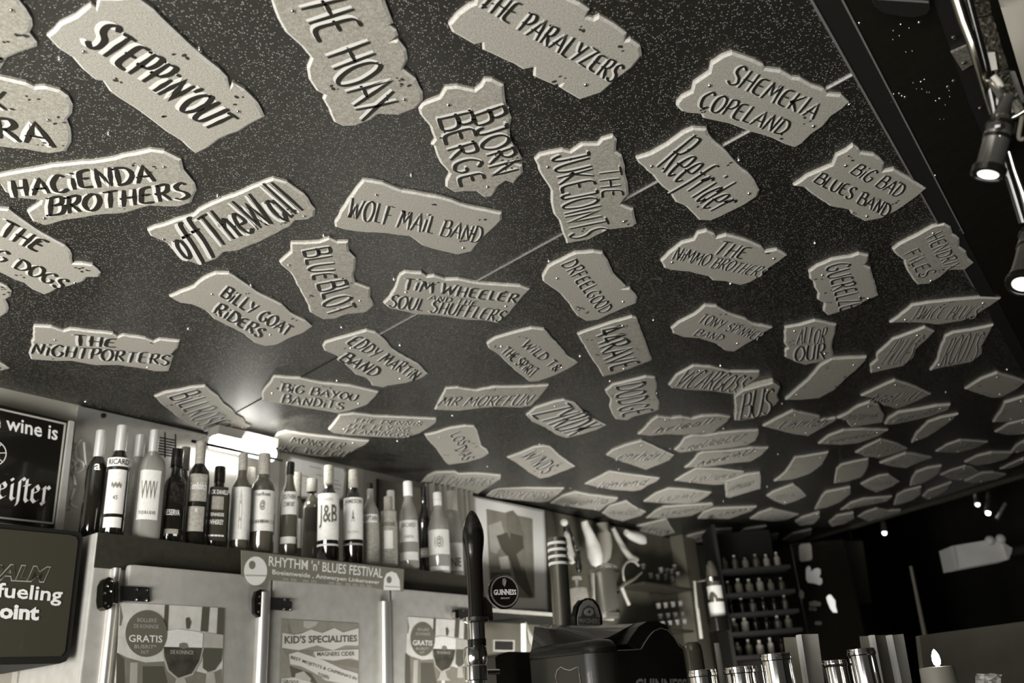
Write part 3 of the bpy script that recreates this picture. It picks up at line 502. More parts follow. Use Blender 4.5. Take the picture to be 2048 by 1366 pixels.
for c_, o_ in FAR:
    pp = pxs(c_, o_); x0 = min(p[0] for p in pp); x1 = max(p[0] for p in pp); y0 = min(p[1] for p in pp); y1 = max(p[1] for p in pp)
    # two rows of cramped strokes, too small in the photograph to read
    cx = sum(p[0] for p in pp)/len(pp); cy = sum(p[1] for p in pp)/len(pp); tx = []
    L_ = min(pp, key=lambda p: p[0]); R_ = max(pp, key=lambda p: p[0]); Tt = min(pp, key=lambda p: p[1]); Bb = max(pp, key=lambda p: p[1])
    def mix(a, b_, t, k=.72): q = (a[0]+(b_[0]-a[0])*t, a[1]+(b_[1]-a[1])*t); return (cx+(q[0]-cx)*k, cy+(q[1]-cy)*k)
    if (y1-y0) > 22 and x0 < 1900:
        dx_, dy_ = (R_[0]-L_[0])*.31, (R_[1]-L_[1])*.31; h_ = .15*(y1-y0); sk = h_*1.1
        if abs(dy_) > .3*abs(dx_): continue_text = False
        else: continue_text = True
        ZZ = [(cx-dx_+sk, cy-dy_-h_), (cx+dx_+sk, cy+dy_-h_), (cx+dx_-sk, cy+dy_+h_), (cx-dx_-sk, cy-dy_+h_)]
        s_ = ''.join(random.choice('nlrehadU') for _ in range(7))
        a0, b0, s0 = CR[c_]; tx = [(s_, [((q[0]-a0)*s0, (q[1]-b0)*s0) for q in ZZ])] if continue_text else []
    plaque(c_, o_, tx, None, None, (y1-y0) > 26, tz=random.choice([0, .001, .002]), wf=.09)
cols = [(0, 1100, 'above the framed picture'), (1100, 1290, 'above the black beer font'), (1290, 1400, 'above the small glasses'), (1400, 1500, 'above the upside-down bottle'),
        (1500, 1620, 'above the dim shelves of bottles'), (1620, 1700, 'above the white-marked dark fridge'), (1700, 1790, 'above the dark hanging panel'),
        (1790, 1880, 'above the thin sloping pole'), (1880, 1960, "over the oblong lamp's left end"), (1960, 2100, "over the oblong lamp's right end")]
ORD = ['lowest', 'second lowest', 'third', 'fourth', 'fifth', 'sixth', 'seventh', 'eighth', 'ninth', 'tenth', 'eleventh', 'twelfth']
for a_, b_, nm in cols:
    L_ = sorted([q for q in PLQ if q[1] is None and a_ <= q[2] < b_], key=lambda q: -q[3])
    for k, q in enumerate(L_):
        r = q[4]/max(1, q[5]); sh_ = 'thin sliver-like' if r > 4 else 'low slanted' if r > 2.4 else 'diamond-shaped' if r > 1.5 else 'blocky'
        q[0].o['label'] = f"{sh_} distant plaque, {ORD[k]}{' up' if k > 1 else ''} of those {nm}"
for q in PLQ:
    if q[1]: q[0].o['label'] = q[1]
# ================================================================ back bar: wall boards, fridge, bottles
CR.update({'R1': (1080, 1010, 5.115), 'R2': (1340, 1080, 5.115), 'R3': (1340, 1230, 4.452), 'R4': (1700, 1000, 3.733), 'R5': (920, 1200, 4.267), 'R6': (1780, 0, 3.104)})
def depth(fr, p): return (fr.w(p)-CAMP).dot(cf)
def pxr(fr, p, w): return w/FPX*depth(fr, p)          # width in full-frame pixels -> metres at p
def poly(fr, c, pts, Y, th=.004):                     # px polygon on local plane y=Y, thickness going away from the room
    P = [fr.P(*px(c, q), Y) for q in pts]; b = MB(); b.prism(P, (0, th, 0)); return b
def ell(cx, cy, rx, ry, n=28): return [(cx+rx*math.cos(2*math.pi*k/n), cy+ry*math.sin(2*math.pi*k/n)) for k in range(n)]
def font_mesh(s, bold=0.0, shear=0.0):
    cu_ = bpy.data.curves.new('t', 'FONT'); cu_.body = s; cu_.size = 1; cu_.offset = bold; cu_.shear = shear; cu_.resolution_u = 2
    o = bpy.data.objects.new('t', cu_); COL.objects.link(o); dg = bpy.context.evaluated_depsgraph_get(); me = bpy.data.meshes.new_from_object(o.evaluated_get(dg))
    vs = [v.co.copy() for v in me.vertices]; fs = [tuple(p.vertices) for p in me.polygons]
    bpy.data.objects.remove(o); bpy.data.curves.remove(cu_); bpy.data.meshes.remove(me)
    x0 = min(v.x for v in vs); x1 = max(v.x for v in vs); y0 = min(v.y for v in vs); y1 = max(v.y for v in vs)
    return [((v.x-x0)/(x1-x0), (v.y-y0)/(y1-y0)) for v in vs], fs
def ftext(fr, c, s, quad, Y, bold=0.0, shear=0.0, grow=0):
    uv, fs = font_mesh(s, bold, shear); Q = [fr.P(*px(c, q), Y) for q in quad]; b = MB()
    b.add([bil(Q, u+(u-.5)*grow, v+(v-.5)*grow*4) for u, v in uv], fs); return b
def htext(fr, c, s, quad, Y, wf=.2, seed=1):
    Q = [fr.P(*px(c, q), Y) for q in quad]; st, L = strokes(s, 0, seed); mb = MB(); h = (Q[0]-Q[3]).length
    for t in st: ribbon(mb, [bil(Q, p[0]/L, p[1]) for p in t], wf*h, Vector((0, -1, 0)), .0, False)
    return mb
# ---- board with the pale double line (upper left)
YB = -.06
t = Thing('framed_board', 'black framed sign board at the left edge whose top line ends in wine is', 'sign', WF, WF.P(60, 1050, YB), None)
t.part('board', poly(WF, 'Z', [(-60, 795), (140, 843), (112, 1057), (-60, 1034)], YB, .02), M_black)
t.part('metal_edge', poly(WF, 'Z', [(140, 841), (149, 843), (126, 1062), (112, 1059)], YB-.01, .03), M_steel)
b = poly(WF, 'Z', [(-60, 803), (132, 846), (131, 849.5), (-60, 806.5)], YB-.001, .001)
for q in ([(129, 847), (132.5, 847), (107.5, 1048), (104.5, 1047)], [(-60, 1027), (107, 1045), (106.5, 1048.5), (-60, 1030.5)]):
    v = poly(WF, 'Z', q, YB-.001, .001); b.add(v.v, v.f)
t.part('border_line', b, M_lgrey)
t.part('lettering', ftext(WF, 'G', 'e wine is', [(-62, 318), (478, 425), (470, 538), (-66, 425)], YB-.0015, .015), M_white)
BLK = {'e': (.75, ['.12,.62 .12,.15 .34,.02 .6,.14', '.12,.6 .38,.78 .56,.62 .5,.5', '.5,.52 .16,.4']), 'i': (.42, ['.05,.66 .2,.74 .2,.12 .36,.02 .44,.1', '.12,.98 .22,.9']),
       'f': (.5, ['.6,.96 .42,1.05 .24,.9 .24,-.02 .14,-.2']), 't': (.5, ['.2,1.0 .18,.12 .34,.0 .48,.1', '.02,.72 .44,.76']),
       'r': (.6, ['.04,.64 .18,.76 .18,.04', '.04,.06 .18,-.04 .3,.08', '.2,.6 .4,.78 .56,.66'])}
def black_letter(fr, c, word, quad, Y, nib):
    Q = [fr.P(*px(c, q), Y) for q in quad]; x = 0; st = []
    for ch in word:
        w, ss = BLK[ch]
        for s_ in ss: st.append([(x+float(a.split(',')[0]), float(a.split(',')[1])) for a in s_.split()])
        x += w+.06
    L = x; b = MB(); h = (Q[0]-Q[3]).length; nx = Vector((nib*h*.62, 0, nib*h*.62)); 
    for s_ in st:
        P = [bil(Q, p[0]/L, p[1]) for p in s_]
        for p, q in zip(P, P[1:]): b.add([p-nx*.5, p+nx*.5, q+nx*.5, q-nx*.5], [(0, 1, 2, 3)])
    return b
t.part('blackletter_lettering', black_letter(WF, 'G', 'eifter', [(-10, 835), (425, 875), (402, 1062), (-30, 1010)], YB-.0015, .2), M_white)
b = MB(); c0 = WF.P(*px('G', (-62, 640)), YB-.0012); r1 = pxr(WF, c0, 27)
ring = [(math.cos(a), math.sin(a)) for a in [2*math.pi*k/32 for k in range(33)]]
b.add([c0+Vector((x*r1*f_, 0, z*r1*f_)) for x, z in ring for f_ in (1, .93)], [(2*i, 2*i+1, 2*i+3, 2*i+2) for i in range(32)])
for k in range(8):
    a = k*math.pi/4+.2; d = Vector((math.cos(a), 0, math.sin(a))); e = Vector((-d.z, 0, d.x))*r1*.03; b.add([c0+d*r1*.4-e, c0+d*r1*.4+e, c0+d*r1*.95+e, c0+d*r1*.95-e], [(0, 1, 2, 3)])
t.part('round_emblem', b, M_white)
# ---- light box below it
YP = -.34
t = Thing('light_box_sign', 'dark rounded light box sign at lower left reading fueling point', 'sign', WF, WF.P(60, 1320, YP), None)
t.part('housing', poly(WF, 'Z', [(-60, 1041), (150, 1062), (162, 1066), (166, 1078), (140, 1308), (133, 1322), (120, 1327), (-60, 1331)], YP, .3), M_blackm)
t.part('front_panel', poly(WF, 'Z', [(-60, 1052), (140, 1070), (153, 1074), (156, 1083), (130, 1303), (122, 1312), (-60, 1315)], YP-.004, .004), mat('sign_face_grey', .05, .25, coat=.3))
t.part('outline_lettering', ftext(WF, 'I', 'PALM', [(-110, 388), (414, 420), (392, 552), (-120, 528)], YP-.005, .045, .25), M_lgrey)
t.part('lettering', ftext(WF, 'I', 'PALM', [(-100, 395), (404, 427), (384, 544), (-110, 520)], YP-.006, .02, .25), mat('sign_face_grey', .1))
t.part('lettering', ftext(WF, 'I', 'fueling', [(-20, 548), (518, 590), (494, 742), (-36, 705)], YP-.006, .018), M_white)
t.part('lettering', ftext(WF, 'I', 'oint', [(2, 722), (326, 740), (314, 860), (-10, 843)], YP-.006, .04), M_white)
b = poly(WF, 'I', [(150, 1205), (345, 1212), (330, 1500), (120, 1500)], -.03, .03)
Thing('woven_strap', 'pale woven strip on the wall under the light box sign', 'strap', WF, WF.P(60, 1400, -.03), None, b, mat('woven_grey', .4, .7, 0, .3, 300, .6, 500))
# ---- stainless back panel, ribbed lamp, menu board, cupboard, curtain
OFF = .36; YF = -OFF; ZT = WF.P(195, 1064, YF).z
b = MB(); X0 = WF.P(157, 811, -.02).x; X1 = WF.P(560, 905, -.02).x; b.box(X0, X1, -.02, -.001, ZT+.002, ZC-.01)
tp = Thing('steel_splash_panel', 'bright stainless panel behind the leftmost bottles', 'panel', WF, (X0, -.02, ZT), None, b, M_steelb)
c0 = WF.P(207, 831, -.023); b = MB(); b.lathe([(.008, 0), (.008, .004)], c0, 14, axis=Vector((0, 1, 0))); tp.part('round_hole', b, M_blackm)
lampm = mat('lamp_ribbed_diffuser', .9, .5, emit=2.6)
pa = WF.P(425, 884, -.12); pb = WF.P(545, 912, -.12); pb.z = pa.z
t = Thing('ribbed_lamp', 'ribbed glowing tube lamp under the ceiling behind the bottles', 'lamp', WF, (pa.x, -.12, ZC), None)
b = MB(); N = 22; rr = []; pts = []
for k in range(N*4+1): pts.append(pa.lerp(pb, k/(N*4))); rr.append(.019+.006*math.cos(k/4*2*math.pi))
b.tube(pts, rr, 14); t.part('ribbed_diffuser', b, lampm, smooth=True)
b = MB(); b.box(pa.x, pb.x, -.15, -.09, pa.z+.022, ZC-.014); t.part('housing', b, M_steel)
b = MB(); b.box(pa.x-.1, pb.x+.02, -.155, -.150, pa.z-.028, pa.z-.02); t.part('dark_rail', b, M_blackm)
# wire rack left of lamp
t = Thing('wire_rack', 'dark wire rack hanging behind the bottles left of the ribbed lamp', 'rack', WF, WF.P(340, 885, -.08), None)
for k in range(7):
    b = MB(); b.tube([WF.P(308, 873+k*5.5, -.08), WF.P(352, 881+k*5.5, -.08)], .0022, 6); t.part('wire', b, M_blackm)
for xx in (309, 330, 351):
    b = MB(); b.tube([WF.P(xx, 860+.2*(xx-309), -.078), WF.P(xx, 915, -.078)], .0025, 6); t.part('wire', b, M_blackm)
# scrolled iron ornament at far left of bottles
t = Thing('iron_scroll', 'curled grey iron ornament between the black board and the first bottles', 'ornament', WF, WF.P(160, 960, -.04), None)
for pts in ([(163, 880), (150, 895), (150, 915), (166, 925), (166, 940), (148, 945), (150, 925)], [(168, 885), (170, 910), (172, 930)], [(140, 935), (150, 970), (140, 1005), (154, 1015)]):
    b = MB(); b.tube([WF.P(*q, -.04) for q in sm(pts)], .004, 6); t.part('scroll_bar', b, M_steel, smooth=True)
t = Thing('menu_board', 'white board with clipped corners behind the middle bottles', 'board', WF, WF.P(630, 1000, -.03), None)
t.part('board', poly(WF, 'Z', [(574, 924), (584, 912), (688, 935), (694, 944), (690, 993), (677, 1006), (574, 992)], -.03, .012), M_lgrey)
t.part('paper', poly(WF, 'Z', [(577, 926), (586, 916), (686, 938), (690, 946), (686, 991), (676, 1002), (577, 989)], -.033, .003), mat('menu_paper', .85, .5, 0, .05, 40))
b = MB()
for k, (x, y, w) in enumerate([(620, 932, 22), (632, 948, 16), (605, 950, 12), (662, 958, 16), (664, 966, 18), (666, 975, 14), (610, 965, 14)]):
    v = poly(WF, 'Z', [(x, y), (x+w, y+w*.22), (x+w, y+w*.22+1.5), (x, y+1.5)], -.034, .001); b.add(v.v, v.f)
t.part('faint_writing', b, M_lgrey)
t = Thing('wall_cupboard', 'dark flat cupboard side behind the white-capped bottles', 'cupboard', WF, WF.P(790, 1130, -.05), None)
t.part('side_panel', poly(WF, 'Z', [(757, 958), (846, 978), (846, 1120), (757, 1105)], -.034, .03), mat('cupboard_brown', .13, .6, 0, .1, 20))
t.part('edge_strip', poly(WF, 'Z', [(754, 957), (758, 958), (758, 1104), (754, 1104)], -.04, .006), M_blackm)
t = Thing('curtain', 'pale grey pleated curtain behind the last bottles of the row', 'curtain', WF, WF.P(890, 1150, -.05), None)
xa = WF.P(856, 977, -.05).x; xb = WF.P(944, 1000, -.05).x; b = MB(); n = 60; zt = ZC-.012
vs = []
for k in range(n+1):
    x = xa+(xb-xa)*k/n; y = -.045+.02*math.sin(k*.85)+.006*math.sin(k*2.3); vs += [(x, y, zt), (x, y, ZT+.004)]
b.add(vs, [(2*i, 2*i+1, 2*i+3, 2*i+2) for i in range(n)]); t.part('pleated_cloth', b, mat('curtain_cloth', .42, .8), smooth=True)
# ---- the steel fridge
XL = WF.P(195, 1064, YF).x; XR = WF.P(950, 1162, YF).x
t = Thing('bar_fridge', 'wide stainless steel bar fridge with three doors under the bottles', 'fridge', WF, (XL, 0, 0), None)
b = MB(); b.box(XL, XR, YF, -.035, .08, ZT, .004); t.part('cabinet', b, M_steel)
b = MB(); b.box(XL+.03, XR-.03, YF+.03, -.06, 0, .08); t.part('plinth', b, M_blackm)
zb = WF.P(246, 1131, YF).z
b = MB(); b.box(XL+.001, XR, YF-.004, YF, zb-.012, ZT-.002); t.part('top_band', b, mat('dark_fascia', .035, .5, 0, .15, 60))
dx = [(WF.P(243, 1170, YF).x, WF.P(529, 1180, YF).x), (WF.P(533, 1180, YF).x, WF.P(767, 1190, YF).x), (WF.P(771, 1190, YF).x, XR-.01)]
doors = []; M_steelr = mat('satin_steel_roll', .8, .34, .9)
for x0, x1 in dx:
    b = MB(); b.box(x0, x1, YF-.035, YF-.006, .14, zb, .011); doors.append(t.part('door', b, M_steel, smooth=True))
    if x0 < dx[2][0]: b = MB(); b.tube([(x1-.03, YF-.036, .2), (x1-.03, YF-.036, zb-.05)], .02, 20); t.part('edge_roll', b, M_steelr, doors[-1], smooth=True)
b = MB(); b.tube([(dx[0][0]-.022, YF-.005, .2), (dx[0][0]-.022, YF-.005, zb-.01)], .012, 14); t.part('corner_roll', b, M_steelr, smooth=True)
YD = YF-.036
for i, (c, body, strap, pin, scr) in enumerate([
    ('I', [(860, 520), (885, 503), (915, 515), (925, 560), (925, 700), (905, 755), (870, 772), (838, 750), (832, 690), (840, 570)], [(985, 575), (1215, 590), (1218, 706), (985, 695)], [(942, 540), (965, 540), (962, 720), (938, 720)], [(870, 578), (896, 620), (852, 638), (858, 720), (882, 745), (1112, 605), (1195, 612), (1108, 684), (1190, 690), (905, 535)]),
    ('J', [(255, 620), (290, 603), (320, 618), (322, 700), (318, 820), (280, 832), (240, 800), (238, 680)], [(370, 670), (545, 680), (546, 780), (370, 768)], [(335, 640), (362, 640), (360, 800), (333, 800)], [(278, 663), (278, 718), (270, 788), (485, 692), (537, 695), (482, 765), (535, 768), (350, 662), (348, 786)]),
    ('J', [(1870, 770), (1900, 770), (1900, 840), (1870, 838)], [(1895, 765), (2040, 775), (2040, 850), (1895, 845)], [(1872, 790), (1885, 790), (1885, 835), (1872, 835)], [(1940, 780), (1905, 838)])]):
    h = t.part('hinge', poly(WF, c, body, YD-.012, .03), M_black, doors[i])
    t.part('hinge', poly(WF, c, strap, YD-.006, .006), M_blackm, doors[i])
    t.part('hinge_pin', poly(WF, c, pin, YD-.018, .016), M_chrome, doors[i])
    for q in scr:
        b = MB(); b.lathe([(.0035, 0), (.003, -.003), (.0008, -.004)], WF.P(*px(c, q), YD-.0125)+Vector((0, .002, 0)), 8, axis=Vector((0, 1, 0))); t.part('hinge_screw', b, M_chrome, doors[i])
# ---- banner and posters
YN = YF-.006
t = Thing('festival_banner', 'grey printed strip with white capitals stuck along the top of the fridge', 'banner', WF, WF.P(640, 1180, YD-.004), None)
t.part('strip', poly(WF, 'J', [(133, 285), (1455, 440), (1450, 622), (1292, 608), (1195, 590), (342, 528), (342, 590), (240, 575), (238, 515), (135, 492)], YD-.003, .002), mat('banner_grey', .2, .5, 0, .06, 50))
t.part('lettering', ftext(WF, 'J', "RHYTHM 'n' BLUES FESTIVAL", [(358, 330), (1285, 432), (1280, 512), (355, 415)], YD-.0036, .012), M_white)
t.part('lettering', ftext(WF, 'J', "Boeienweide , Antwerpen Linkeroever", [(385, 442), (1258, 532), (1255, 572), (385, 494)], YD-.0036, .012), M_white)
t.part('lettering', ftext(WF, 'J', "m m   m m      m m  m m m m", [(470, 512), (1190, 570), (1190, 592), (470, 532)], YD-.0036, .02), M_lgrey)
t.part('round_emblem', poly(WF, 'J', ell(250, 455, 93, 118), YD-.0036, .0006), M_white)
t.part('ball_mark', poly(WF, 'J', ell(221, 407, 26, 34), YD-.0042, .0005), M_grey)
t.part('emblem_line', poly(WF, 'J', [(165, 485), (335, 490), (335, 500), (165, 497)], YD-.0042, .0005), M_lgrey)
t.part('round_emblem', poly(WF, 'J', [(1290, 610), (1295, 520), (1315, 475), (1355, 458), (1395, 475), (1420, 530), (1425, 612)], YD-.0036, .0006), M_white)
t.part('ball_mark', poly(WF, 'J', ell(1335, 527, 20, 28), YD-.0042, .0005), M_grey)
t.part('emblem_line', poly(WF, 'J', [(1300, 578), (1420, 585), (1420, 592), (1300, 585)], YD-.0042, .0005), M_lgrey)
def gratis(label, f, c, Y=YD):
    g = lambda pts: [f(p) for p in pts]
    t = Thing('beer_poster', label, 'poster', WF, WF.P(*px(c, f((1400, 1366))), Y), 'beer offer posters on the fridge doors')
    t.part('sheet', poly(WF, c, g([(975, 710), (1825, 757), (1800, 1520), (940, 1520)]), Y-.001, .001), M_cream)
    L = [([(975, 712), (1000, 830), (985, 900), (970, 900)], M_grey), ([(950, 1120), (1030, 1160), (1180, 1200), (1335, 1190), (1450, 1340), (1450, 1520), (940, 1520)], M_grey),
         ([(1060, 1200), (1120, 1200), (1110, 1520), (1050, 1520)], M_lgrey), ([(950, 1120), (1010, 1170), (1020, 1520), (940, 1520)], M_dgrey), ([(1160, 1230), (1330, 1230), (1400, 1520), (1160, 1520)], M_dgrey),
         ([(1340, 732), (1372, 733), (1362, 950), (1330, 940)], M_dgrey), ([(1645, 748), (1705, 751), (1690, 950), (1630, 945)], M_dgrey), ([(1772, 755), (1825, 757), (1818, 975), (1762, 965)], M_dgrey),
         ([(1510, 840), (1535, 830), (1555, 870), (1540, 925), (1515, 925)], M_dgrey), ([(1500, 1250), (1700, 1300), (1800, 1250), (1800, 1520), (1500, 1520)], M_grey)]
    b = {}
    for i, (pl_, m) in enumerate(L):
        t.part('print_patch', poly(WF, c, g(pl_), Y-.0014-.0001*i, .0002), m)
    t.part('foam_print', poly(WF, c, g([(1338, 948), (1450, 928), (1600, 948), (1652, 962), (1646, 1080), (1330, 1072)]), Y-.0028, .0003), M_lab)
    t.part('beer_glass_print', poly(WF, c, g([(1318, 1072), (1658, 1080), (1632, 1190), (1570, 1300), (1450, 1345), (1362, 1270), (1325, 1155)]), Y-.0027, .0003), M_lgrey)
    t.part('beer_print', poly(WF, c, g([(1332, 1072), (1645, 1080), (1620, 1185), (1560, 1288), (1450, 1325), (1375, 1262), (1338, 1150)]), Y-.0032, .0003), mat('beer_print_dark', .06, .5, 0, .5, 30))
    t.part('stem_print', poly(WF, c, g([(1435, 1330), (1505, 1330), (1530, 1400), (1580, 1430), (1380, 1430), (1415, 1400)]), Y-.0030, .0003), M_lgrey)
    t.part('foam_print', poly(WF, c, g([(1660, 955), (1815, 975), (1812, 1080), (1652, 1075)]), Y-.0026, .0003), M_lgrey)
    t.part('beer_print', poly(WF, c, g([(1652, 1080), (1812, 1085), (1800, 1185), (1745, 1262), (1690, 1275), (1650, 1245)]), Y-.0026, .0003), M_dgrey)
    t.part('stem_print', poly(WF, c, g([(1680, 1275), (1740, 1275), (1760, 1400), (1670, 1400)]), Y-.0024, .0003), M_lgrey)
    t.part('round_flash', poly(WF, c, g(ell(1190, 965, 170, 190)), Y-.0036, .0004), mat('flash_grey', .14, .5))
    for s, q, m in [('BOLLEKE', [(1118, 837), (1276, 842), (1274, 872), (1118, 868)], M_lgrey), ('DE KONINCK', [(1090, 886), (1293, 892), (1292, 924), (1090, 918)], M_lgrey),
                    ('GRATIS', [(1048, 974), (1322, 980), (1320, 1038), (1048, 1032)], M_white), ('BUSRIT*', [(1095, 1052), (1272, 1056), (1268, 1088), (1093, 1084)], M_lgrey),
                    ('H/T', [(1150, 1100), (1212, 1102), (1210, 1132), (1148, 1130)], M_lgrey), ('BESTEL 2X', [(1145, 800), (1250, 803), (1250, 820), (1145, 817)], M_grey)]:
        t.part('lettering', ftext(WF, c, s, g(q), Y-.0042, .01), m)
    t.part('lettering', ftext(WF, c, 'DE KONINCK', g([(1388, 1097), (1578, 1103), (1575, 1135), (1388, 1129)]), Y-.0038, .01), M_lgrey)
    t.part('crest_print', poly(WF, c, g([(1455, 1075), (1460, 1045), (1490, 1038), (1520, 1045), (1530, 1078), (1490, 1088)]), Y-.0038, .0003), M_grey)
gratis('large poster of two stemmed beer glasses on the left fridge door', lambda p: p, 'I')
gratis('smaller poster of beer glasses on the right fridge door, partly behind the tap handle', lambda p: (1485+(p[0]-975)*.581, 845+(p[1]-735)*.72), 'J')
t = Thing('specialities_poster', 'grey poster with wavy pale bands on the middle fridge door', 'poster', WF, WF.P(640, 1366, YD), None)
t.part('sheet', poly(WF, 'J', [(460, 845), (1090, 882), (1090, 1520), (440, 1520)], YD-.001, .001), mat('poster_grey', .26, .5, 0, .12, 25))
for i, (pl_, m) in enumerate([([(510, 850), (545, 960), (515, 965)], M_grey), ([(640, 860), (760, 865), (740, 900), (680, 925), (640, 910)], M_lgrey), ([(465, 1080), (720, 1105), (700, 1155), (570, 1125), (515, 1160)], M_grey), ([(525, 1225), (700, 1290), (770, 1400), (560, 1400)], M_dgrey),
        ([(790, 1180), (900, 1165), (1085, 1195), (1085, 1250), (900, 1210)], M_grey), ([(575, 1290), (640, 1270), (700, 1330), (690, 1366), (560, 1366)], M_lgrey)]):
    t.part('print_patch', poly(WF, 'J', pl_, YD-.0014-.0001*i, .0002), m)
M_band = mat('pale_band_print', .6, .5)
for pl_ in ([(468, 958), (560, 975), (620, 965), (700, 930), (790, 960), (890, 918), (960, 955), (1086, 920), (1086, 1062), (980, 1060), (880, 1100), (750, 1060), (600, 1100), (465, 1080)], [(720, 1112), (900, 1100), (1086, 1092), (1086, 1182), (1020, 1165), (880, 1185), (740, 1165)],
            [(520, 1132), (590, 1112), (800, 1180), (950, 1250), (1082, 1290), (1082, 1385), (950, 1370), (820, 1345), (720, 1280), (620, 1230), (530, 1212)], [(462, 1330), (560, 1320), (760, 1380), (760, 1500), (450, 1500)]):
    t.part('pale_band', poly(WF, 'J', pl_, YD-.0024, .0003), M_band)
for s, q in [("KID'S SPECIALITIES", [(485, 982), (1075, 975), (1075, 1030), (485, 1048)]), ('MAGNERS CIDER', [(750, 1115), (1055, 1110), (1055, 1145), (750, 1148)]),
             ("BEST MOJITO'S & CAIPIRINA'S IN", [(538, 1142), (1075, 1320), (1065, 1352), (530, 1175)]), ('TOWN', [(758, 1280), (848, 1306), (842, 1340), (750, 1314)]), ('GROOT', [(470, 1337), (600, 1350), (600, 1380), (470, 1366)])]:
    t.part('lettering', ftext(WF, 'J', s, q, YD-.003, .025 if s[0] == 'K' else .012), M_dgrey)
# ---- bottles
PR = {'std': [(.93, 0), (1, .012), (1, .58), (.97, .63), (.84, .68), (.58, .725), (.46, .76), (.43, .9), (.45, .905)],
      'sq': [(.95, 0), (1, .01), (1, .6), (.94, .65), (.6, .7), (.46, .73), (.42, .78), (.42, .9), (.44, .905)],
      'round': [(.9, 0), (1, .02), (1, .45), (.97, .55), (.86, .64), (.62, .72), (.46, .78), (.4, .84), (.4, .9), (.42, .905)],
      'wine': [(.95, 0), (1, .01), (1, .58), (.9, .66), (.6, .73), (.42, .78), (.38, .84), (.38, .92), (.4, .925)],
      'squat': [(.95, 0), (1, .02), (1, .62), (.9, .7), (.5, .77), (.3, .8), (.28, .87), (.28, .9), (.3, .905)]}
def bottle(label, x, ybase, ytop, wpx, off, kind='std', glass=None, cap=None, labels=(), capz=.86, capr=.42, sq=0, texts=(), cat='bottle', ztop=None, fr=WF, base_z=None):
    Y = -off; p = fr.P(x, ybase, Y); bz = ZT if base_z is None else base_z
    p = Vector((p.x, Y, bz)); xt = ztop or x
    H = max(.12, fr.P(xt, ytop, Y).z-bz); R = pxr(fr, p, wpx)/2
    t = Thing('bottle', label, cat, fr, p, 'spirit bottles along the top of the fridge' if fr is WF else 'bottles behind the bar')
    tocam = fr.loc(CAMP)-p; a0 = math.atan2(tocam.y, tocam.x)
    def lath(prof, a=None, n=28):
        b = MB(); b.lathe(prof, p, n, ang=a)
        if sq:
            for v in b.v:
                d = Vector((v.x-p.x, v.y-p.y)); L = d.length
                if L > R*.55:
                    an = math.atan2(d.y, d.x)-a0-.35; k = 1/max(abs(math.cos(an)), abs(math.sin(an)))**.75; k = 1+(k-1)*sq*min(1, (L/R-.55)/.3); v.x = p.x+d.x*k*.93; v.y = p.y+d.y*k*.93
        return b
    t.part('glass_body', lath([(r*R, z*H) for r, z in PR[kind]]), glass or M_gdark, smooth=True)
    b = MB(); cr_ = capr*1.14*R; b.lathe([(cr_*.98, capz*H), (cr_, capz*H+.002), (cr_, H-.003), (cr_*.92, H)], p, 18); t.part('cap', b, cap or M_black, smooth=True)
    for z0, z1, half, m in labels:
        t.part('label', lath([(R*1.012, z0*H), (R*1.012, z1*H)], (a0-half, a0+half), 14), m)
    for s, z0, z1, half, m in texts:
        uv, fs = font_mesh(s, .015); b = MB()
        vs = []
        for u, v in uv:
            an = a0-half+2*half*u; k = 1.0
            if sq: q = an-a0-.35; k = (1+(1/max(abs(math.cos(q)), abs(math.sin(q)))**.75-1)*sq)*.93
            vs.append(p+Vector((R*1.03*k*math.cos(an), R*1.03*k*math.sin(an), (z0+(z1-z0)*v)*H)))
        b.add(vs, fs); t.part('label_lettering', b, m)
    return t
FR, BK = .322, .17
I_, W_ = M_ink, M_white
bottle('first dark bottle of the row with a silver cap and one white letter', 179, 1062, 861, 40, FR-.05, 'std', M_gdark, M_foil, [], .74, .46, texts=[('a', .6, .66, .28, W_)], ztop=200)
bottle('dark bottle with a white banner over a white square label, second from the left', 222, 1066, 850, 48, FR, 'std', M_gdark, M_foil, [(.18, .57, .8, M_lab), (.06, .15, .75, M_lab), (.6, .68, 1.1, M_lab)], .76, .42, texts=[('RICARD', .615, .665, .85, I_), ('~~~', .4, .46, .4, M_grey), ('45', .3, .34, .2, M_grey)], ztop=236)
bottle('clear bottle behind with silver screw cap, third neck from the left', 262, 1066, 868, 40, BK, 'std', M_gpale, M_foil, [(.1, .5, .8, M_labg)], .8, .44, ztop=270)
bottle('broad clear bottle with an agave plant label', 290, 1070, 857, 56, FR, 'squat', M_gpale, M_foil, [(.16, .6, .8, M_lab)], .74, .3, sq=.6, texts=[('VVVV', .34, .5, .55, M_grey), ('TEQUILA SILVER', .2, .235, .6, M_grey)], ztop=292)
bottle('square black bottle with pale foot lines, fifth in front', 341, 1075, 896, 42, FR, 'sq', M_gdark, M_black, [(.08, .13, .7, M_labg)], .8, .5, sq=.8, texts=[('RESERVA', .27, .33, .7, W_), ('- -', .06, .08, .6, W_)])
bottle('back-row bottle with an amber neck between the square black one and the triangular one', 358, 1072, 892, 34, BK, 'std', M_gamber, M_labg, [], .78, .5)
bottle('green-dark triangular bottle with a round grey label and a cork-coloured cap', 388, 1083, 882, 44, FR, 'squat', M_gdark, M_labg, [(.4, .66, .9, M_labg), (.12, .35, .8, M_labg)], .76, .42, sq=.5, texts=[('Glenfiddich', .51, .58, .85, W_), ('E', .3, .33, .1, W_)], ztop=394)
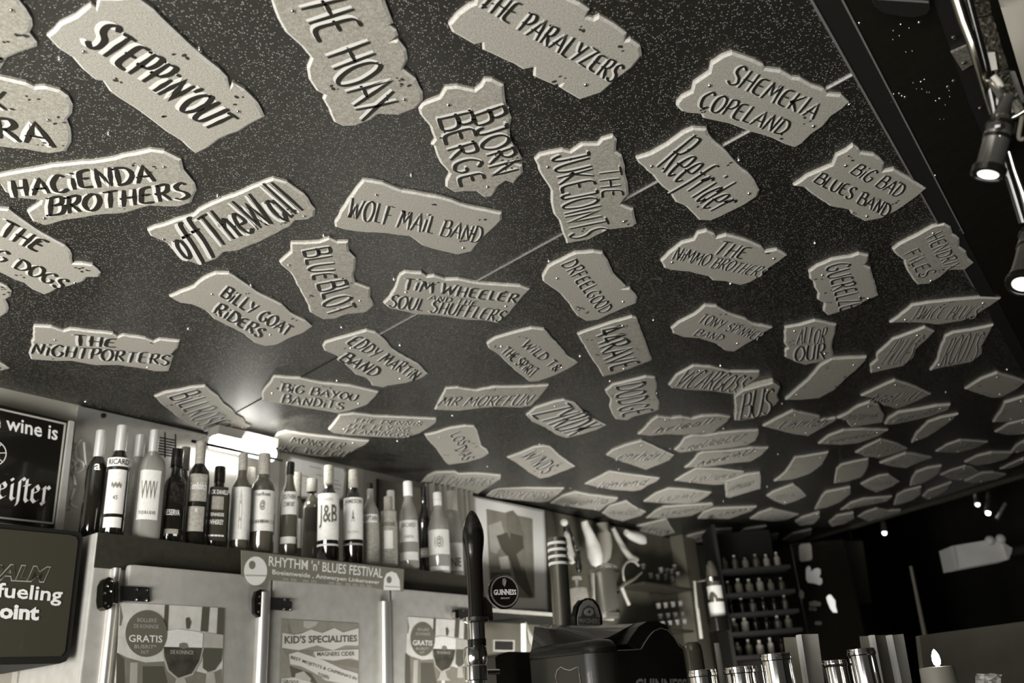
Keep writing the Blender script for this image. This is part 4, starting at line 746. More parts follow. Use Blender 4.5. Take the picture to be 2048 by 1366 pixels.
bottle('square bottle with black cap and black label with arched white lettering', 431, 1087, 932, 46, FR, 'sq', M_gdark, M_black, [(.07, .72, .9, M_labd), (.44, .6, .5, M_labg)], .8, .42, sq=.8, texts=[('JACK DANIELS', .61, .68, .85, W_), ('TENNESSEE', .36, .4, .6, W_), ('WHISKEY', .26, .32, .6, W_), ('-----', .12, .14, .7, W_)])
bottle('tall straight bottle whose large white label carries a faint standing figure', 477, 1093, 906, 40, FR, 'std', M_gamber, M_labg, [(.1, .63, 1.15, M_lab)], .82, .42, texts=[('A', .4, .6, .18, M_lgrey), ('H', .2, .4, .14, M_lgrey)])
bottle('back-row bottle with a grey cap left of the one with the dark rose', 495, 1090, 934, 30, BK, 'std', M_gamber, M_labg, [(.1, .5, .8, M_lab)], .8, .5)
bottle('bottle with a dark rose blot on a white label', 521, 1100, 906, 50, FR, 'std', M_gamber, M_labg, [(.2, .6, 1.15, M_lab), (.27, .31, 1.1, M_labg)], .78, .44, texts=[('FourRoses', .54, .58, .6, M_dgrey), ('@', .4, .5, .22, M_dgrey), ('BOURBON', .28, .3, .5, I_)])
bottle('bottle with a pointed white label and a small white strip near its foot', 575, 1107, 922, 38, FR, 'round', M_gamber, M_black, [(.42, .66, .95, M_lab), (.12, .19, .9, M_lab)], .86, .4, texts=[('SOUTHERN', .58, .63, .7, M_dgrey), ('COMFORT', .5, .55, .6, M_dgrey)], ztop=568)
bottle('back-row bottle with a wide grey cap beside the pointed white label', 588, 1104, 945, 32, BK-.02, 'std', M_gamber, M_labg, [(.2, .5, .9, M_lab)], .74, .62)
bottle('dimpled bottle with dark square label and bright shoulders', 621, 1110, 956, 38, FR-.07, 'squat', M_gamber, M_labg, [(.36, .64, .9, M_labd)], .84, .5, sq=.3, ztop=613)
bottle('bottle labelled with two huge letters, under the white board', 655, 1117, 931, 45, FR, 'std', M_gdark, M_labg, [(.2, .68, 1.15, M_lab), (.14, .16, 1.2, M_lab)], .74, .4, texts=[('J&B', .32, .56, .85, M_dgrey), ('RARE', .6, .63, .4, M_lgrey)])
bottle('white-labelled bottle with a small ship mark, right of the huge-lettered one', 706, 1125, 939, 42, FR, 'std', M_gdark, M_labg, [(.24, .68, 1.15, M_lab), (.18, .2, 1.2, M_labg)], .8, .42, texts=[('JAMESON', .6, .66, .9, M_dgrey), ('IRISH', .3, .33, .5, M_lgrey), ('A', .42, .54, .14, M_dgrey)], ztop=700)
bottle('cloudy pale bottle with a thin black neck', 741, 1127, 966, 36, FR, 'wine', M_gpale, M_black, [(.04, .5, 1.1, M_labg), (.5, .6, .9, M_lab)], .72, .32, texts=[('CAPTAIN', .52, .58, .8, M_dgrey)], ztop=736)
bottle('back-row bottle with a tall bright white cap left of the clear rum bottle', 783, 1130, 982, 28, BK-.05, 'std', M_gpale, M_white, [], .78, .5)
bottle('bottle with a shield on a grey label and the name in dark capitals', 778, 1142, 993, 38, FR, 'sq', M_gpale, M_labg, [(.05, .78, 1.0, M_labg), (.25, .5, .5, M_lab)], .8, .42, sq=.4, texts=[("GORDON'S", .56, .62, .8, M_dgrey)], ztop=772)
bottle('clear bottle with a shining white cap and a white label that bulges at the neck', 819, 1138, 963, 40, FR, 'round', M_gpale, M_white, [(.3, .54, 1.1, M_lab), (.1, .19, 1.1, M_lab)], .83, .42, texts=[('BACARDI', .46, .51, .7, M_grey), ('CARTA', .34, .37, .5, M_grey)], ztop=813)
bottle('slim black wine bottle beside the shining white-capped one', 852, 1142, 972, 26, FR-.07, 'wine', M_gdark, M_gdark, [(.2, .3, .9, M_labg)], .8, .42, texts=[('MONTE', .22, .28, .7, W_)], ztop=842)
bottle('white-capped bottle with round shoulders and a round stamp on white', 880, 1146, 985, 44, FR, 'round', M_gpale, M_white, [(.22, .52, 1.2, M_lab), (.03, .08, 1.0, M_lab)], .8, .36, texts=[('(@)', .3, .44, .4, M_grey)], ztop=872)
bottle('last bottle of the row, pale and blurred with dark block lettering at the foot', 909, 1150, 983, 40, BK+.06, 'round', M_gpale, M_lgrey, [(.1, .4, 1.1, M_lab)], .78, .5, texts=[('GNIE', .14, .24, .8, M_dgrey)], ztop=903)
# ---- picture, shelf and niche right of the fridge
t = Thing('framed_picture', 'framed grey portrait of a seated guitarist in a wide white mount', 'picture', WF, WF.P(1040, 1200, -.05), None)
t.part('frame', poly(WF, 'K', [(322, 140), (784, 232), (808, 892), (366, 885)], -.05, .02), M_cream)
t.part('mount', poly(WF, 'K', [(332, 150), (772, 242), (796, 880), (376, 872)], -.054, .004), M_white)
t.part('print', poly(WF, 'K', [(405, 225), (706, 288), (722, 808), (432, 795)], -.056, .002), mat('picture_grey', .26, .5, 0, .2, 15))
for i, (pl_, m) in enumerate([([(415, 330), (500, 300), (530, 420), (470, 520), (430, 500)], M_lgrey), ([(535, 250), (580, 235), (615, 275), (650, 400), (640, 470), (580, 480), (545, 420)], M_grey), ([(560, 380), (640, 400), (650, 480), (600, 520), (560, 470)], M_dgrey),
        ([(470, 400), (540, 380), (600, 520), (640, 640), (710, 790), (690, 808), (600, 700), (560, 560), (500, 480)], M_dgrey), ([(485, 540), (545, 530), (560, 620), (500, 620)], M_cream), ([(430, 640), (560, 640), (600, 790), (440, 790)], M_dgrey), ([(640, 590), (680, 700), (710, 800), (660, 760)], M_dgrey)]):
    t.part('printed_shape', poly(WF, 'K', pl_, -.0568-.0003*i, .0004), m)
zs = WF.P(*px('K', (640, 893)), -.3).z
t = Thing('niche_cabinet', 'open black cabinet with a pale front edge beneath the framed picture', 'cabinet', WF, (WF.P(985, 1225, -.3).x, 0, 0), None)
xs0 = XR+.002; xs1 = WF.P(*px('K', (850, 905)), -.3).x+.5
b = MB(); b.box(xs0, xs1, -.30, -.001, zs-.012, zs); t.part('top_board', b, M_blackm)
b = MB(); b.box(xs0, xs1, -.305, -.30, zs-.014, zs+.001); t.part('front_edge', b, M_lgrey)
b = MB(); b.box(xs0, xs1, -.02, -.001, .1, zs-.012); t.part('back_panel', b, M_blackm)
b = MB(); b.box(xs0, xs1, -.30, -.02, zs-.42, zs-.40); t.part('shelf', b, M_blackm)
b = MB(); b.box(xs0, xs1, -.28, -.02, 0, zs-.43); t.part('lower_cupboard', b, M_blackm)
zsh = zs-.40
t = Thing('framed_card', 'small dark card in a pale frame inside the black cabinet', 'frame', WF, (WF.P(*px('K', (520, 1160)), -.24).x, -.24, zsh), None)
t.part('frame', poly(WF, 'K', [(448, 1082), (590, 1085), (588, 1162), (448, 1158)], -.24, .01), M_lgrey)
t.part('card', poly(WF, 'K', [(462, 1092), (580, 1095), (578, 1150), (462, 1148)], -.242, .002), M_blackm)
t = Thing('flyer_stack', 'curled leaflet with a dark leaf shape standing in the black cabinet', 'leaflet', WF, (WF.P(*px('K', (690, 1160)), -.2).x, -.2, zsh), None)
t.part('sheet', poly(WF, 'K', [(630, 975), (665, 965), (720, 1080), (745, 1160), (632, 1162)], -.2, .004), M_grey)
t.part('pale_spine', poly(WF, 'K', [(630, 975), (662, 975), (664, 1162), (632, 1162)], -.204, .003), M_white)
t.part('leaf_shape', poly(WF, 'K', [(670, 1000), (715, 1080), (740, 1150), (700, 1130), (680, 1080)], -.206, .002), M_lgrey)
# ================================================================ bar counter, beer font and handles (nearest things)
b = MB(); b.box(-.9, 2.9, -2.42, -1.02, 1.06, 1.10, .006); 
t = Thing('bar_counter', 'dark wooden bar counter below the frame carrying the beer font', 'counter', WF, (0, -1.5, 0), None)
t.part('worktop', b, M_dark); b = MB(); b.box(-.8, 2.8, -2.2, -1.3, 0, 1.06); t.part('front', b, M_blackm)
ZB = 1.10
def turned(fr, Y, c, prof, x0, xl=None, n=28):       # [(crop y, crop width)] -> lathe round a vertical axis
    s = CR[c][2]; p0 = fr.P(*px(c, (x0, prof[-1][0])), Y); b = MB(); pr = []
    for y, w in prof: q = fr.P(*px(c, (x0+(0 if xl is None else (prof[-1][0]-y)*xl), y)), Y); pr.append((max(.0004, pxr(fr, q, w/s)/2), q.z))
    b.lathe(pr, (p0.x, Y, 0), n); return b, p0
YT = -1.37
b, p0 = turned(WF, YT, 'K', [(240, 4), (246, 30), (262, 56), (290, 84), (330, 116), (375, 140), (420, 144), (470, 134), (520, 118), (570, 108), (680, 106), (800, 108), (930, 112)], 342)
t = Thing('tap_handle', 'tall black turned beer tap handle on a chrome valve, left of the round badge', 'beer tap', WF, (p0.x, YT, ZB), None)
t.part('handle', b, M_black, smooth=True)
b, _ = turned(WF, YT, 'K', [(930, 116), (938, 168), (962, 172), (966, 150), (975, 116), (1128, 112)], 342); t.part('valve_neck', b, M_chrome, smooth=True)
b, _ = turned(WF, YT, 'K', [(1080, 122), (1120, 122), (1126, 122)], 342); t.part('dark_collar', b, M_black)
b, _ = turned(WF, YT, 'K', [(1128, 124), (1136, 150), (1180, 160), (1225, 156), (1250, 140), (1256, 150), (1345, 154), (1352, 130)], 338); t.part('valve_body', b, M_chrome, smooth=True)
pc = WF.P(*px('K', (338, 1352)), YT); b = MB(); b.lathe([(.02, ZB), (.02, pc.z+.002)], (pc.x, YT, 0), 20); t.part('column', b, M_chrome, smooth=True)
pa = WF.P(*px('K', (370, 1294)), YT); pb = WF.P(*px('K', (480, 1292)), YT+.02); b = MB(); b.tube([pa, pb], .006, 12); t.part('side_pipe', b, M_chrome, smooth=True)
t.part('bracket', poly(WF, 'K', [(380, 805), (395, 800), (440, 850), (448, 955), (352, 962)], YT-.01, .03), M_dark)
# round badge facing the customers
cB = WF.P(*px('K', (522, 765)), YT-.03); toc = (WF.loc(CAMP)-cB).normalized(); fdir = (toc*.55+Vector((0, -1, 0))*.45+Vector((0, 0, .05))).normalized()
rB = pxr(WF, cB, 212/3.284)/2
t = Thing('round_badge', 'round black tap badge with a harp and white capitals in a white ring', 'badge', WF, cB, None)
A = fdir.to_track_quat('Z', 'Y').to_matrix()
def disc(prof): b = MB(); b.lathe(prof, cB, 40, axis=fdir); return b
t.part('rim', disc([(rB*.96, -.016), (rB*1.03, -.012), (rB*1.05, -.004), (rB, .0), (rB*.97, .001)]), M_black, smooth=True)
t.part('white_ring', disc([(rB*.955, .0005), (rB*.945, .002), (rB*.86, .002), (rB*.85, .0005)]), M_steelb)
t.part('face', disc([(rB*.85, .0003), (rB*.84, .0014), (.0005, .0015)]), M_black)
ux = Vector((0, 0, 1)).cross(fdir).normalized(); uy = fdir.cross(ux)
def on(u, v, d=.0022): return cB+ux*(u*rB)+uy*(v*rB)+fdir*d
def dtext(s, u0, u1, v0, v1, bold, arch=0):
    uv, fs = font_mesh(s, bold); b = MB(); b.add([on(u0+(u1-u0)*u, v0+(v1-v0)*v*(1+arch*(1-2*abs(u-.5)))-(v0*0), .003) for u, v in uv], fs); return b
t.part('lettering', dtext('GUINNESS', -.76, .76, -.22, .1, .03, .12), M_white)
t.part('lettering', dtext('DRAUGHT', -.3, .3, -.46, -.36, .02), M_lgrey)
b = MB()
for pts in ([(-.1, .72), (-.12, .45), (0, .3)], [(-.1, .72), (.02, .76), (.12, .68), (.05, .45), (0, .3)], [(-.04, .7), (-.03, .42)], [(.03, .7), (.02, .4)]):
    ribbon(b, [on(*q, .003) for q in pts], rB*.035, fdir, 0, False)
t.part('harp', b, M_lgrey)
# beer font
YO = -1.42
def fp(x, y): return WF.P(*px('R5', (x, y)), YO)
C1 = fp(1335, 440); x0 = fp(1222, 440).x; x1 = C1.x; rc = x1-x0
t = Thing('beer_font', 'black arched beer font box with scratched sides in the foreground', 'beer font', WF, (C1.x, YO, ZB), None)
pr = [fp(1335, 440), fp(1545, 428), fp(1572, 380), fp(1610, 320), fp(1655, 270), fp(1715, 246), fp(1775, 265), fp(1830, 325), fp(1870, 395), fp(1905, 420)]
dp = .225; xr = pr[-1].x
M_font = mat('font_black_plastic', .022, .3, 0, .3, 8, .05, 200, coat=.2); M_hood = mat('font_hood_black', .012, .2, 0, bump=.25, bscale=260, coat=.6)
def plan(o): return [(x0-o, YO+dp), (x0-o, YO+rc)]+[(x1-(rc+o)*math.cos(a), YO+rc-(rc+o)*math.sin(a)) for a in [math.pi/2*k/10 for k in range(1, 10)]]+[(x1, YO-o), (x1, YO+dp)]
b = MB(); b.prism([Vector((x, y, ZB)) for x, y in plan(0)], (0, 0, pr[0].z-ZB-.001)); t.part('side_body', b, M_font, smooth=True)
b = MB(); b.prism([Vector((x1, YO, ZB))]+pr+[Vector((xr+.004, YO, ZB))], (0, dp, 0)); t.part('body', b, M_font)
# hood: rounded shoulder on the left, swooping top and the arched lip
zs0 = pr[0].z; hsh = fp(1335, 325).z-zs0; vs = []; n_ = len(plan(0)); b = MB(); lay = 8
for k in range(lay+1):
    a = math.pi/2*k/lay; o = .003-.03*(1-math.cos(a)); z = zs0+hsh*math.sin(a); vs += [Vector((x, y, z)) for x, y in plan(o)]
fs = [(k*n_+i, k*n_+(i+1) % n_, (k+1)*n_+(i+1) % n_, (k+1)*n_+i) for k in range(lay) for i in range(n_)]
b.add([Vector((x, y, zs0)) for x, y in plan(.003)]+vs, [tuple(range(n_))]+[tuple(q+n_ for q in f) for f in fs]+[tuple(n_+lay*n_+i for i in range(n_))]); t.part('hood_shoulder', b, M_hood, smooth=True)
sw = [fp(1300, 360), fp(1310, 325), fp(1400, 300), fp(1470, 262), fp(1530, 225), fp(1610, 185), fp(1700, 172), fp(1775, 200), fp(1840, 275), fp(1900, 365), fp(1945, 405), fp(1925, 428)]
zr_ = WF.P(*px('R5', (900, 222)), YO+dp).z; xb_ = [x0+.004, x0+.008, x0+.03, x0+.065, x0+.10, sw[5].x-.03]+[p.x for p in sw[6:]]
zb_ = [zs0, zs0+hsh*.75, zr_-.006, zr_, zr_+.002, zr_+.003]+[min(p.z, zr_+.003) for p in sw[6:]]
Fp = [Vector((p.x, YO+.045, p.z)) for p in sw]+[Vector((x1, YO+.045, zs0-.002))]; Bp = [Vector((a, YO+dp, c)) for a, c in zip(xb_, zb_)]+[Vector((x1, YO+dp, zs0-.002))]
nn = len(Fp); rows_ = []; b = MB()
for k in range(7): rows_ += [Fp[i].lerp(Bp[i], k/6) for i in range(nn)]
b.add(rows_, [tuple(range(nn)), tuple(6*nn+i for i in range(nn-1, -1, -1))]+[(k*nn+i, k*nn+(i+1) % nn, (k+1)*nn+(i+1) % nn, (k+1)*nn+i) for k in range(6) for i in range(nn)]); t.part('hood_top', b, M_hood, smooth=True)
lip = [fp(1455, 372), fp(1500, 300), fp(1560, 220), fp(1625, 180), fp(1700, 172), fp(1775, 200), fp(1840, 275), fp(1900, 365), fp(1945, 405), fp(1925, 425), fp(1905, 420)]
b = MB(); b.prism([Vector((p.x, YO+.012, p.z)) for p in lip]+[Vector((p.x, YO+.012, p.z-.001)) for p in reversed(pr[1:-1])], (0, .04, 0)); t.part('hood_lip', b, M_font)
b = MB(); b.tube([fp(x, y) for x, y in [(1335, 432), (1545, 420), (1572, 373), (1610, 314), (1655, 264), (1715, 240), (1775, 259), (1830, 318), (1870, 388), (1905, 415)]], .0013, 6); t.part('edge_line', b, M_lgrey)
t.part('lettering', ftext(WF, 'R5', 'GUINNESS', [(1495, 668), (1935, 672), (1935, 790), (1495, 800)], YO-.002, .03), M_white)
# scratched shield outline on the side face
xs = x0-.0018; y2z = lambda x, y: WF.P(*px('R5', (x, y)), YO)
def side(x, y):                              # px -> point on the side plane x = xs
    c = WF.R.transposed() @ (CAMP-WF.o); d = WF.R.transposed() @ ray(*px('R5', (x, y))); return c+d*((xs-c.x)/d.x)
b = MB(); b.tube([side(*q) for q in [(830, 720), (815, 650), (830, 600), (860, 572), (900, 592), (940, 600), (985, 578), (1010, 570), (1020, 640), (1028, 720)]], .0011, 6); t.part('scratched_outline', b, M_lgrey)
# small black box behind it on the left
t = Thing('drip_box', 'lower black box with a chipped edge, between the tap handle and the font', 'box', WF, WF.P(*px('R5', (500, 700)), -1.17), None)
b = MB(); P = [WF.P(*px('R5', q), -1.17) for q in [(300, 490), (330, 465), (420, 440), (700, 450)]]
bz = [Vector((P[0].x, -1.17, ZB))]+P+[Vector((P[3].x, -1.17, ZB))]
b.prism(bz, (0, .08, 0)); t.part('shell', b, mat('font_black_plastic', .02))
b = MB(); b.tube([WF.P(*px('R5', q), -1.172) for q in [(622, 500), (640, 545), (662, 625)]], [.0005, .0022, .0005], 6); t.part('chipped_edge', b, M_cream)
# striped tap
YS = -1.08
pA = WF.P(*px('K', (868, 404)), YS); pBt = WF.P(*px('K', (925, 1020)), YS); pBt.x = pA.x-(-.0)
t = Thing('striped_tap', 'dark metal tap column with four white rings near its top', 'beer tap', WF, (WF.P(*px('K', (905, 990)), YS).x, YS, ZB), None)
q0 = WF.P(*px('K', (905, 990)), YS); rT = pxr(WF, q0, 132/3.284)/2; ax = WF.P(*px('K', (866, 415)), YS)-q0; L = ax.length; axn = ax.normalized()
low = q0-axn*((q0.z-ZB)/axn.z)
b = MB(); b.lathe([(rT, 0), (rT*.96, L*.3), (rT*.95, L+(q0-low).length-.002), (rT*.8, L+(q0-low).length+.001)], low, 28, axis=axn); t.part('column', b, mat('tap_dark_metal', .3, .22, .9), smooth=True)
for ky in (455, 497, 541, 585):
    c = WF.P(*px('K', (872, ky)), YS); f_ = (c-q0).dot(axn); c = q0+axn*f_
    b = MB(); b.lathe([(rT*.96, -.0045), (rT*1.03, -.0038), (rT*1.03, .0038), (rT*.96, .0045)], c, 28, axis=axn); t.part('white_ring', b, M_white)
# oval cider badge
cG = WF.P(*px('K', (1082, 905)), -1.14); rx = pxr(WF, cG, 170/3.284)/2
t = Thing('oval_badge', 'arched cider badge with pale apple shape behind the font hood', 'badge', WF, cG, None)
t.part('rim', poly(WF, 'K', [(990, 1010), (985, 930), (1000, 860), (1030, 820), (1070, 806), (1110, 815), (1145, 860), (1165, 930), (1168, 1010)], -1.14, .015), M_black)
t.part('pale_border', poly(WF, 'K', [(1004, 1010), (1003, 930), (1018, 865), (1042, 830), (1070, 818), (1100, 828), (1132, 870), (1150, 930), (1152, 1010)], -1.141, .001), M_cream)
t.part('face', poly(WF, 'K', [(1024, 930), (1036, 880), (1070, 855), (1110, 870), (1128, 932), (1080, 926)], -1.1425, .001), M_grey)
t.part('apple_shape', poly(WF, 'K', ell(1078, 900, 30, 26), -1.1435, .0008), M_lab)
t.part('apple_core', poly(WF, 'K', ell(1080, 898, 8, 9), -1.1445, .0008), M_dgrey)
t.part('band', poly(WF, 'K', [(1006, 932), (1080, 926), (1150, 938), (1152, 985), (1006, 975)], -1.143, .0008), M_grey)
t.part('lettering', ftext(WF, 'K', 'MAGNERS', [(1012, 938), (1146, 944), (1150, 980), (1014, 972)], -1.144, .03), M_white)
# ================================================================ things behind, centre right
YW = -.12
brown = mat('brown_panel', .1, .6, 0, .15, 8)
b = MB(); b.box(1.85, 5.3, -.03, -.001, .3, ZC-.01); t = Thing('panelled_partition', 'dull brown panelled partition behind the hanging glasses', 'partition', WF, (1.85, -.03, .3), None, b, brown)
p = WF.P(*px('R1', (270, 600)), YW)
def ctube(fr, c, pts, Y, r, m, t, name, smooth=True):
    b = MB(); b.tube([fr.P(*px(c, q), Y) for q in sm(pts)] if len(pts) > 2 else [fr.P(*px(c, q), Y) for q in pts], r, 12); return t.part(name, b, m, smooth=smooth)
def cap_tube(fr, c, pts, Y, ws, m, t, name):          # tapered tube with px widths
    b = MB(); P = [fr.P(*px(c, q), Y) for q in pts]; b.tube(P, [pxr(fr, P[i], ws[i]/CR[c][2])/2 for i in range(len(P))], 14); return t.part(name, b, m, smooth=True)
M_cloth = mat('pale_cloth', .6, .8, 0, .2, 12)
t = Thing('hanging_bottle', 'small dark bottle with a round white stopper right of the picture', 'bottle', WF, WF.P(*px('R1', (285, 600)), YW), None)
cap_tube(WF, 'R1', [(270, 205), (280, 250), (300, 330), (310, 420), (320, 600)], YW, [60, 90, 110, 120, 110], M_gdark, t, 'glass_body')
b = MB(); b.ball(WF.P(*px('R1', (246, 178)), YW), .02, 8); t.part('stopper', b, M_white, smooth=True)
t = Thing('pale_spoon', 'pale rounded scoop hanging close to the striped tap', 'scoop', WF, WF.P(*px('R1', (310, 600)), YW-.05), None)
cap_tube(WF, 'R1', [(262, 270), (272, 300), (290, 340), (300, 420), (318, 520), (325, 590), (327, 605)], YW-.05, [20, 60, 50, 60, 80, 70, 20], M_cloth, t, 'scoop_body')
t = Thing('hanging_glove', 'pale mitt-shaped cloth hanging under the ceiling beside the steel jug', 'cloth', WF, WF.P(*px('R1', (560, 620)), YW), None)
cap_tube(WF, 'R1', [(450, 165), (470, 230), (510, 320), (540, 420), (560, 520), (580, 600), (590, 640)], YW-.02, [70, 90, 110, 160, 170, 120, 20], M_cloth, t, 'thumb')
cap_tube(WF, 'R1', [(640, 190), (650, 300), (655, 420), (650, 520), (620, 620)], YW+.02, [130, 150, 170, 150, 60], mat('grey_cloth', .35, .8), t, 'palm')
t = Thing('small_flask', 'tiny black flask in front of the hanging mitt', 'flask', WF, WF.P(*px('R1', (400, 690)), YW), None)
cap_tube(WF, 'R1', [(385, 440), (390, 480), (395, 560), (398, 640), (400, 690)], YW-.06, [60, 50, 60, 70, 40], M_gdark, t, 'glass_body')
cap_tube(WF, 'R1', [(375, 462), (410, 446)], YW-.08, [16, 16], M_chrome, t, 'clip')
t = Thing('pale_strap', 'pale diagonal strap running down from the ceiling to the grey bow', 'strap', WF, WF.P(*px('R1', (950, 560)), YW), None)
cap_tube(WF, 'R1', [(745, 235), (800, 350), (860, 450), (920, 530), (985, 560)], YW, [45, 60, 62, 70, 60], M_lgrey, t, 'strap_band')
t = Thing('white_puppet', 'white crumpled cap-like cloth right of the diagonal strap', 'cloth', WF, WF.P(*px('R1', (980, 380)), YW), None)
cap_tube(WF, 'R1', [(880, 280), (930, 310), (990, 330), (1040, 350), (1075, 385)], YW, [60, 90, 110, 110, 40], M_lab, t, 'crumpled_cloth')
# steel jug
b, p0 = turned(WF, -.42, 'R1', [(655, 60), (668, 230), (700, 270), (720, 280), (1160, 260)], 680)
t = Thing('steel_jug', 'tall steel beer jug with a bright domed lid behind the cider badge', 'jug', WF, (p0.x, -.42, p0.z), None)
t.part('body', b, mat('dull_steel', .35, .3, .8), smooth=True)
b, _ = turned(WF, -.42, 'R1', [(600, 60), (625, 190), (650, 250), (668, 262), (690, 266)], 680); t.part('lid', b, M_chrome, smooth=True)
cap_tube(WF, 'R1', [(535, 700), (540, 900), (548, 1080)], -.43, [40, 44, 40], M_lgrey, t, 'handle')
for yy in (900, 1100): b, _ = turned(WF, -.42, 'R1', [(yy-14, 272), (yy, 284), (yy+14, 272)], 680); t.part('band', b, M_chrome, smooth=True)
b, p0 = turned(WF, -.47, 'R1', [(740, 100), (770, 104), (775, 40), (840, 40), (860, 180), (920, 200), (1000, 210), (1160, 200)], 415)
t = Thing('glass_decanter', 'cut glass decanter with flat stopper between the striped tap and the jug', 'decanter', WF, (p0.x, -.47, p0.z), None); t.part('glass_body', b, M_labg, smooth=True)
t = Thing('bow_ornament', 'grey heart-shaped loop with a bent strip below it, right of the jug', 'ornament', WF, WF.P(*px('R1', (900, 1000)), -.2), None)
cap_tube(WF, 'R1', sm([(1010, 620), (960, 578), (900, 580), (858, 630), (848, 700), (862, 780)]), -.2, [22]*26, M_lgrey, t, 'loop')
cap_tube(WF, 'R1', [(1040, 690), (960, 760), (860, 810), (835, 840)], -.2, [20, 26, 40, 30], M_grey, t, 'cross_strip')
cap_tube(WF, 'R1', [(835, 840), (870, 930), (910, 1020)], -.2, [40, 36, 38], M_lgrey, t, 'down_strip')
# glasses on two shelves
M_tum = mat('glass_glint', .75, .12, .6)
t = Thing('glass_shelf', 'thin shelf carrying the small glasses', 'shelf', WF, WF.P(*px('R1', (1300, 800)), -.2), 'glass shelves')
for yy in (800, 1262):
    a_ = WF.P(*px('R1', (1040, yy-10)), -.2); b_ = WF.P(*px('R1', (1540, yy+20)), -.2); b = MB(); b.box(a_.x, b_.x, -.22, -.031, a_.z-.012, a_.z); 
    if yy == 800: t.part('board', b, M_dark)
    else:
        t2 = Thing('glass_shelf', 'lower thin shelf under the three tidy rows of upturned glasses', 'shelf', WF, (a_.x, -.2, a_.z), 'glass shelves'); t2.part('board', b, M_dark)
t.o['label'] = 'upper thin shelf crowded with glasses left of the grey pillar'
TN = {}
def tumbler(c, q, wpx, hpx, Y, label, grp):
    p = WF.P(*px(c, q), Y); R = pxr(WF, p, wpx/CR[c][2])/2; H = pxr(WF, p, hpx/CR[c][2])
    t = Thing('small_glass', label, 'glass', WF, p, grp); b = MB(); b.lathe([(R*.7, 0), (R*.75, .002), (R, H), (R*.9, H), (R*.66, .006)], p, 14); t.part('bowl', b, M_glass, smooth=True)
    b = MB(); b.lathe([(R*.9, H-.001), (R*1.04, H), (R*1.04, H+.003), (R*.9, H+.003)], p, 14); t.part('rim', b, M_tum)  # bright metal rim stands in for the glass's glints
for k, (x, y) in enumerate([(1060, 640), (1140, 735), (1212, 748), (1240, 680), (1300, 690), (1350, 695), (1358, 770), (1412, 725), (1380, 650), (1290, 750)]):
    tumbler('R1', (x, y+20), 50, 50, -.1-.012*(k % 4), 'small glass, ' + ['first', 'second', 'third', 'fourth', 'fifth', 'sixth', 'seventh', 'eighth', 'ninth', 'last'][sorted([1060,1140,1212,1240,1300,1350,1358,1412,1380,1290]).index(x)] + ' from the left in the crowd on the upper shelf', 'glasses on the upper shelf')
for r_, yy in enumerate((1040, 1150, 1225)):
    for k in range(4):
        tumbler('R1', (1215+k*75+r_*22, yy-k*8+20), 50, 44, -.19 if r_ == 2 else -.12, ['first', 'second', 'third', 'last'][k] + ' small glass from the left in the ' + ['top', 'middle', 'bottom'][r_] + ' tidy row of the lower shelf', 'glasses on the lower shelf')
# grey pillar, pole and dispenser
t = Thing('grey_pillar', 'blurred grey-brown pillar rising to the ceiling right of the glass shelves', 'pillar', WF, WF.P(1380, 1366, -.06), None)
a_ = WF.P(1369, 1100, -.12); b_ = WF.P(1393, 1100, -.12); b = MB(); b.box(a_.x, b_.x, -.12, -.031, .3, ZC-.001); t.part('shaft', b, mat('pillar_brown', .13, .6, 0, .1, 6))
YO2 = -.55
t = Thing('dispenser_rail', 'pale upright metal rail beside the upside-down bottle', 'rail', WF, WF.P(*px('R1', (1650, 1366)), YO2), None)
cap_tube(WF, 'R1', [(1575, 780), (1610, 1060), (1650, 1366)], YO2, [30, 36, 40], M_lgrey, t, 'rail_bar')
cap_tube(WF, 'R1', [(1580, 785), (1700, 765)], YO2, [16, 20], M_chrome, t, 'arm')
t = Thing('dispenser_bottle', 'upside-down spirit bottle with white labels on a bar dispenser', 'bottle', WF, WF.P(*px('R1', (1790, 1300)), YO2), None)
b, _ = turned(WF, YO2, 'R1', [(575, 30), (620, 90), (700, 120), (760, 130), (1150, 150), (1180, 120), (1230, 60), (1300, 50)], 1850, -.14); t.part('glass_body', b, M_gamber, smooth=True)
for y0_, y1_, w, xx in ((835, 960, 150, 1800), (1000, 1140, 160, 1824)):
    b, _ = turned(WF, YO2, 'R1', [(y0_, w), (y1_, w)], xx); t.part('label', b, M_lab, smooth=True)
b, _ = turned(WF, YO2, 'R1', [(740, 110), (745, 140), (790, 140), (795, 110)], 1770); t.part('chrome_collar', b, M_chrome, smooth=True)
b, _ = turned(WF, YO2, 'R1', [(1150, 200), (1160, 220), (1290, 210), (1300, 100)], 1840); t.part('dispenser_head', b, M_black, smooth=True)
